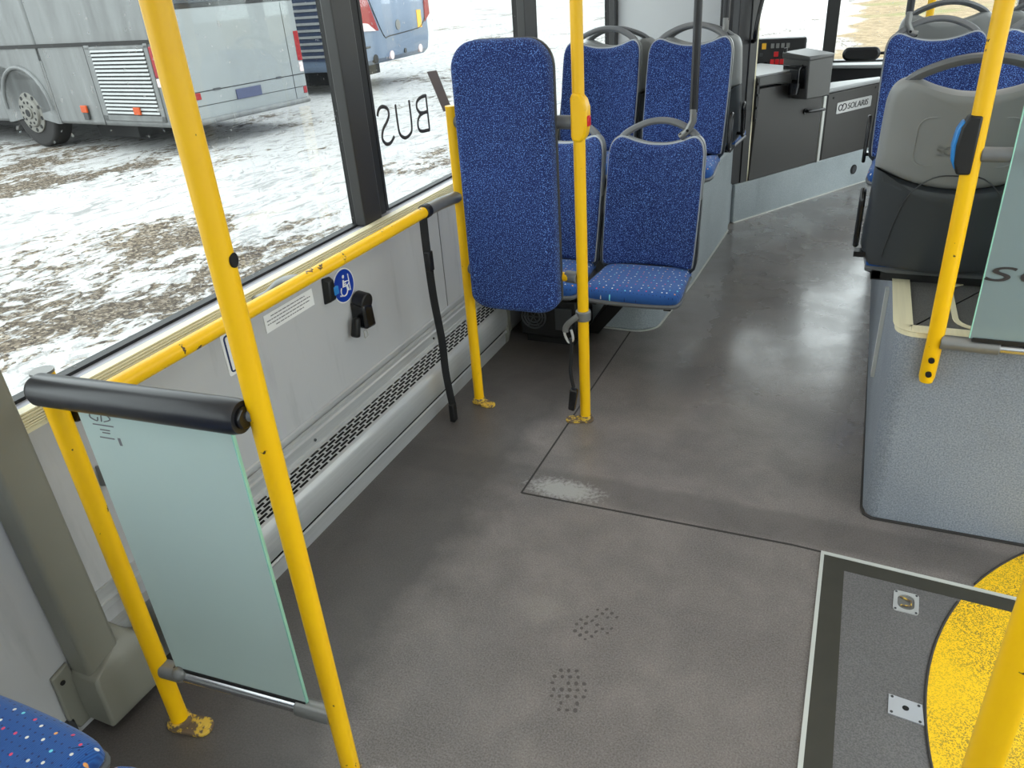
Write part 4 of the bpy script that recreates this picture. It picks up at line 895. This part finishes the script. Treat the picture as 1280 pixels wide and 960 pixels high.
la.add([(*p, .003) for p in o_] + [(*p, .0062) for p in o_] + [(*p, .0062) for p in i_] + [(*p, .0032) for p in i_], [(k * n + i, k * n + (i + 1) % n, (k + 1) * n + (i + 1) % n, (k + 1) * n + i) for k in range(3) for i in range(n)])
la.build('latch_frame', 'silver', t)
lb = MB(la.T); lb.prism(rrect(.040, .056, .018, 4), .003, .0036); lb.build('latch_recess', 'clamp', t)
MB(la.T).tube([(-.014, .016, .006), (.012, .006, .008), (.012, -.014, .008), (-.012, -.016, .006)], .0025, 6).build('latch_ring', 'worn', t)
sc = MB(la.T)
for a in (-1, 1):
    for c_ in (-1, 1): MB(la.T).cyl((a * .024, c_ * .033, .0062), (a * .024, c_ * .033, .0074), .003, 8).build('screw', 'darkgrey', t)
t = thing('steel_plate', (.267, 1.385, 0), 'small bright square steel plate with a central hole on the ramp flap', 'plate')
MB().prism([(.232, 1.408), (.230, 1.352), (.302, 1.344), (.300, 1.400)][::-1], .003, .006).build('plate', 'steelplate', t, smooth=False)
MB().cyl((.266, 1.378, .006), (.266, 1.378, .0066), .007, 14).build('centre_hole', 'hole', t)
for x, y in ((.239, 1.402), (.237, 1.358), (.294, 1.350), (.293, 1.394)): MB().cyl((x, y, .006), (x, y, .0072), .0032, 8).build('rivet', 'darkgrey', t)
t = thing('yellow_floor_area', (.6, 1.36, 0), 'worn yellow half round area on the floor in front of the door', 'floor marking')
def arc(r): return [(1.293 - r * math.cos(a), 1.36 + r * math.sin(a)) for a in [-.80 + k * 1.6 / 48 for k in range(49)]]
def half(r, yl, yh): 
    p = [q for q in arc(r) if q[0] < XR and yl < q[1] < yh]
    return p
lo_p = half(.985, .5, ytop(.4) - .075); 
y_c = ytop(.40) - .062; x_c = 1.293 - math.sqrt(.985 ** 2 - (y_c - 1.36) ** 2)
MB().prism([(XR, .5)] + lo_p + [(x_c, y_c + .0), (XR, ytop(XR) - .062)], .0032, .0044).build('yellow_coating_on_flap', 'ydisc', t, smooth=False)
up_p = half(.985, ytop(.43) + .002, 2.06); x_d = 1.293 - math.sqrt(.985 ** 2 - (ytop(.43) - 1.36) ** 2)
MB().prism([(XR, ytop(XR) + .001), (x_d, ytop(x_d) + .001)] + up_p + [(XR, 2.06)], .0003, .0016).build('yellow_coating_on_floor', 'ydisc', t, smooth=False)
rim_ = [q for q in arc(.985) if .5 < q[1] < y_c - .01]
MB().tube([(q[0] - .003, q[1], .004) for q in rim_], .0035, 5).build('edge_line', 'seamdark', t)
rim_ = [q for q in arc(.985) if ytop(.43) + .01 < q[1] < 2.07]
MB().tube([(q[0] - .003, q[1], .002) for q in rim_], .003, 5).build('edge_line', 'seamdark', t)

# ================================================================== outside: coaches
CO = Vector((-8.5, 8.0, 0)); SD = Vector((-.9925, .122, 0)); RD = Vector((.122, .9925, 0))
def co(v): return CO + SD * v[0] + RD * v[1] + Vector((0, 0, v[2]))   # v = (along side, along rear, z)
t = thing('silver_coach', tuple(co((3, 1.3, -.36))), 'grimy silver grey coach with louvred engine grille parked outside the window', 'coach')
GZ = -.36
b = MB(co); b.box((0, 0, .02), (2.60, 2.65, 3.0)); b.box((3.95, 0, .02), (12, 2.65, 3.0)); b.box((2.60, .35, .02), (3.95, 2.65, 3.0)); b.box((2.60, 0, .84), (3.95, .35, 3.0))
b.build('body', 'coach', t, bevel=.05, seg=3)
arch = [(3.28 + .62 * math.cos(a), .22 + .60 * math.sin(a)) for a in [PI * k / 16 for k in range(17)]]
fillp = [(2.55, .02), (2.66, .02)] + [p for p in arch if p[1] > .02][:0]
MB(co).prism([(3.98, .02), (3.98, .90), (2.56, .90), (2.56, .02), (2.66, .02)] + [(x, z) for x, z in arch] + [(3.90, .02)], -.004, .03, 'y').build('wheel_arch_panel', 'coach', t, smooth=False)
am = [(p[0], -.012, p[1]) for p in arch]; MB(co).tube(am, .03, 8).build('wheel_arch_lip', 'coach', t)
MB(co).cyl((3.28, .02, .17), (3.28, .32, .17), .52, 40).build('tyre', 'tyre', t, bevel=.05, seg=3)
rm = MB(co); rm.cyl((3.28, -.005, .17), (3.28, .05, .17), .30, 32); rm.cyl((3.28, -.04, .17), (3.28, .0, .17), .20, 32, .22); rm.cyl((3.28, -.06, .17), (3.28, -.02, .17), .085, 24); 
ro_ = rm.build('wheel_rim', 'rim', t, bevel=.008)
hl = MB(co)
for k in range(10): a = 2 * PI * k / 10; hl.cyl((3.28 + .155 * math.cos(a), -.045, .17 + .155 * math.sin(a)), (3.28 + .155 * math.cos(a), -.036, .17 + .155 * math.sin(a)), .02, 10)
for k in range(10): a = 2 * PI * k / 10 + .3; hl.cyl((3.28 + .255 * math.cos(a), -.010, .17 + .255 * math.sin(a)), (3.28 + .255 * math.cos(a), -.003, .17 + .255 * math.sin(a)), .030, 10)
hl.cyl((3.28, -.065, .17), (3.28, -.058, .17), .055, 16); hl.build('wheel_nuts', 'coachdark', ro_)
sl = MB(co); sl.box((.14, -.012, .165), (1.34, -.002, 1.035)); sl.build('grille_backing', 'coachdark', t, smooth=False)
for k in range(17):
    z = .20 + k * .0495; MB(co).hexa([(.17, -.030, z), (1.31, -.030, z), (1.31, -.010, z + .002), (.17, -.010, z + .002)], [(.17, -.022, z + .026), (1.31, -.022, z + .026), (1.31, -.010, z + .030), (.17, -.010, z + .030)]).build('grille_slat', 'slat', t, smooth=False)
gf_ = MB(co); gf_.box((.08, -.02, .10), (.16, -.002, 1.08)); gf_.box((1.32, -.02, .10), (1.44, -.002, 1.08)); gf_.box((.08, -.02, 1.02), (1.44, -.002, 1.06)); gf_.box((.08, -.02, .10), (1.44, -.002, .18)); gf_.build('grille_frame', 'coach', t, bevel=.008)
gr_ = MB(co); gr_.box((-.002, -.012, 1.07), (9, -.001, 1.12)); gr_.build('side_rub_rail', 'coachdark', t, smooth=False)
gr_ = MB(co); 
for x in (1.46, 2.60): gr_.box((x, -.004, .03), (x + .015, .0, 1.10))
gr_.build('panel_seams', 'coachdark', t, smooth=False)
for x, z in ((.62, .19), (1.83, .20)):
    q = MB(co).box((x - .07, -.05, z), (x + .07, -.022, z + .10)).build('orange_catch', 'orange', t, bevel=.008)
    MB(co).box((x - .06, -.045, z - .10), (x + .05, -.012, z + .0)).build('catch_plate', 'darkgrey', t, bevel=.006) if x > 1 else None
MB(co).box((-.02, -.02, .66), (.07, .03, 1.04)).build('side_lamp', 'lampred', t, bevel=.012); MB(co).box((-.02, -.02, .54), (.07, .03, .65)).build('side_lamp', 'lamphouse', t, bevel=.012)
# rear
MB(co).box((-.003, .04, .04), (.0, 2.61, 2.95)).build('rear_panel', 'reartone', t)  # rear face set paler than the sides
rr_ = MB(co); rr_.box((-.006, .30, .40), (.0, 2.62, .412)); rr_.box((-.006, .30, .22), (.0, 2.62, .228)); rr_.box((-.006, .1, 1.44), (.0, 2.6, 1.50)); rr_.box((-.006, 2.35, .05), (.0, 2.36, 1.42)); rr_.build('rear_seams', 'coachdark', t, smooth=False)
MB(co).box((-.05, .05, -.02), (.1, 2.62, .06)).build('rear_bumper', 'coach', t, bevel=.03)
MB(co).box((-.015, .40, .31), (.0, .56, .40)).build('rear_reflector', 'lampred', t, bevel=.006); MB(co).box((-.015, 2.53, .12), (.0, 2.60, .22)).build('rear_reflector', 'lampred', t, bevel=.006)
MB(co).box((-.012, 2.52, .60), (.0, 2.62, 1.02)).build('rear_lamp', 'lampred', t, bevel=.006); MB(co).box((-.010, 2.53, .44), (.0, 2.61, .58)).build('rear_lamp', 'lamphouse', t, bevel=.006)
MB(co).box((-.02, 1.18, .22), (.0, 1.66, .36)).build('plate_holder', 'platehold', t, bevel=.006); MB(co).box((-.012, .80, .395), (.0, .92, .425)).build('lid_latch', 'darkgrey', t); MB(co).box((-.012, 2.0, .395), (.0, 2.1, .425)).build('lid_latch', 'darkgrey', t)
MB(co).box((-.015, .35, 1.50), (.0, 2.3, 2.6)).build('rear_window', 'darkglass', t, bevel=.02)
MB(co).box((1.5, .5, GZ + .12), (2.5, 2.2, .03)).box((4.1, .5, -.15), (11.8, 2.2, .03)).build('underbody', 'coachdark', t, smooth=False)
# snow heaps on the ground are a thing of the ground: skirt of slush by the coach
# second coach
C2 = Vector((-9.1, 13.7, 0)); an = math.radians(93); R2 = Vector((math.cos(an), math.sin(an), 0)); S2 = Vector((-math.sin(an), math.cos(an), 0))
def c2(v): return C2 + S2 * v[0] + R2 * v[1] + Vector((0, 0, v[2]))
t = thing('blue_grey_coach', tuple(c2((4, 1.5, -.36))), 'blue grey coach with large red tail lamps parked behind the silver one', 'coach')
b = MB(c2); P2 = [(0, .55), (.05, .25), (.16, .15), (.6, .08), (12, .05), (12, 3.0), (.2, 3.0), (.06, 2.0), (0, 1.0)]
b.prism([(x, z) for x, z in P2], 0, 3.1, 'y'); b.build('body', 'coach2', t, bevel=.12, seg=4)
MB(c2).box((.62, -.012, .30), (1.55, -.003, 1.45)).build('grille_backing', 'grilleblue', t, smooth=False)
for k in range(9): z = .36 + k * .12; MB(c2).box((.66, -.028, z), (1.52, -.008, z + .045)).build('grille_slat', 'slat', t, smooth=False)
tl = MB(c2); tl.prism([(-.02, .83), (.72, .77), (.30, 1.55), (-.02, 1.60)], -.02, .04, 'x'); tl.build('tail_lamp', 'lampred', t, smooth=False)
MB(c2).prism([(.02, .80), (.60, .77), (.30, .92), (.02, .95)], -.028, -.02, 'x').build('lamp_lens', 'lamphouse', t, smooth=False)
tl = MB(c2); tl.prism([(2.85, .80), (3.12, .95), (3.12, 1.60), (2.98, 1.5)], -.02, .04, 'x'); tl.build('tail_lamp', 'lampred', t, smooth=False)
ln2 = MB(c2); ln2.tube([(-.006, y, z) for y, z in spline([(.36, 1.55), (.60, 1.15), (.93, .655), (1.2, .64), (2.3, .68), (2.62, .72), (2.85, .86), (3.0, 1.1)], 4, False)], .010, 6)
ln2.build('boot_seam', 'coachdark', t)
for y, z, mt_ in ((.54, .26, 'tyre'), (1.23, .27, 'lamphouse'), (2.58, .28, 'lamphouse'), (1.85, .30, 'darkgrey')): MB(c2).cyl((.02, y, z), (.08, y, z), .085 if mt_ != 'darkgrey' else .05, 20).build('bumper_lamp', mt_, t)
MB(c2).box((-.010, 2.50, .70), (.0, 2.70, 1.05)).build('yellow_badge', 'amber', t); MB(c2).cyl((-.012, 1.58, .82), (.0, 1.58, .82), .10, 20).build('round_emblem', 'clamp', t); MB(c2).tube([(-.01, .12, .50), (-.01, .30, .50)], .02, 6).build('side_marker', 'darkgrey', t)
MB(c2).box((1.2, .5, GZ + .15), (11, 2.7, .12)).build('underbody', 'coachdark', t, smooth=False)
# marker post far off
t = thing('marker_post', (-13.6, 32.0, -.36), 'slim blue grey post standing in the far snow', 'post')
MB().cyl((-13.6, 32, -.36), (-13.6, 32, 1.6), .12, 12).build('post', 'coach2', t)
MB().cyl((-13.6, 32, 1.2), (-13.2, 32, 1.0), .05, 8).build('post_arm', 'coach2', t)
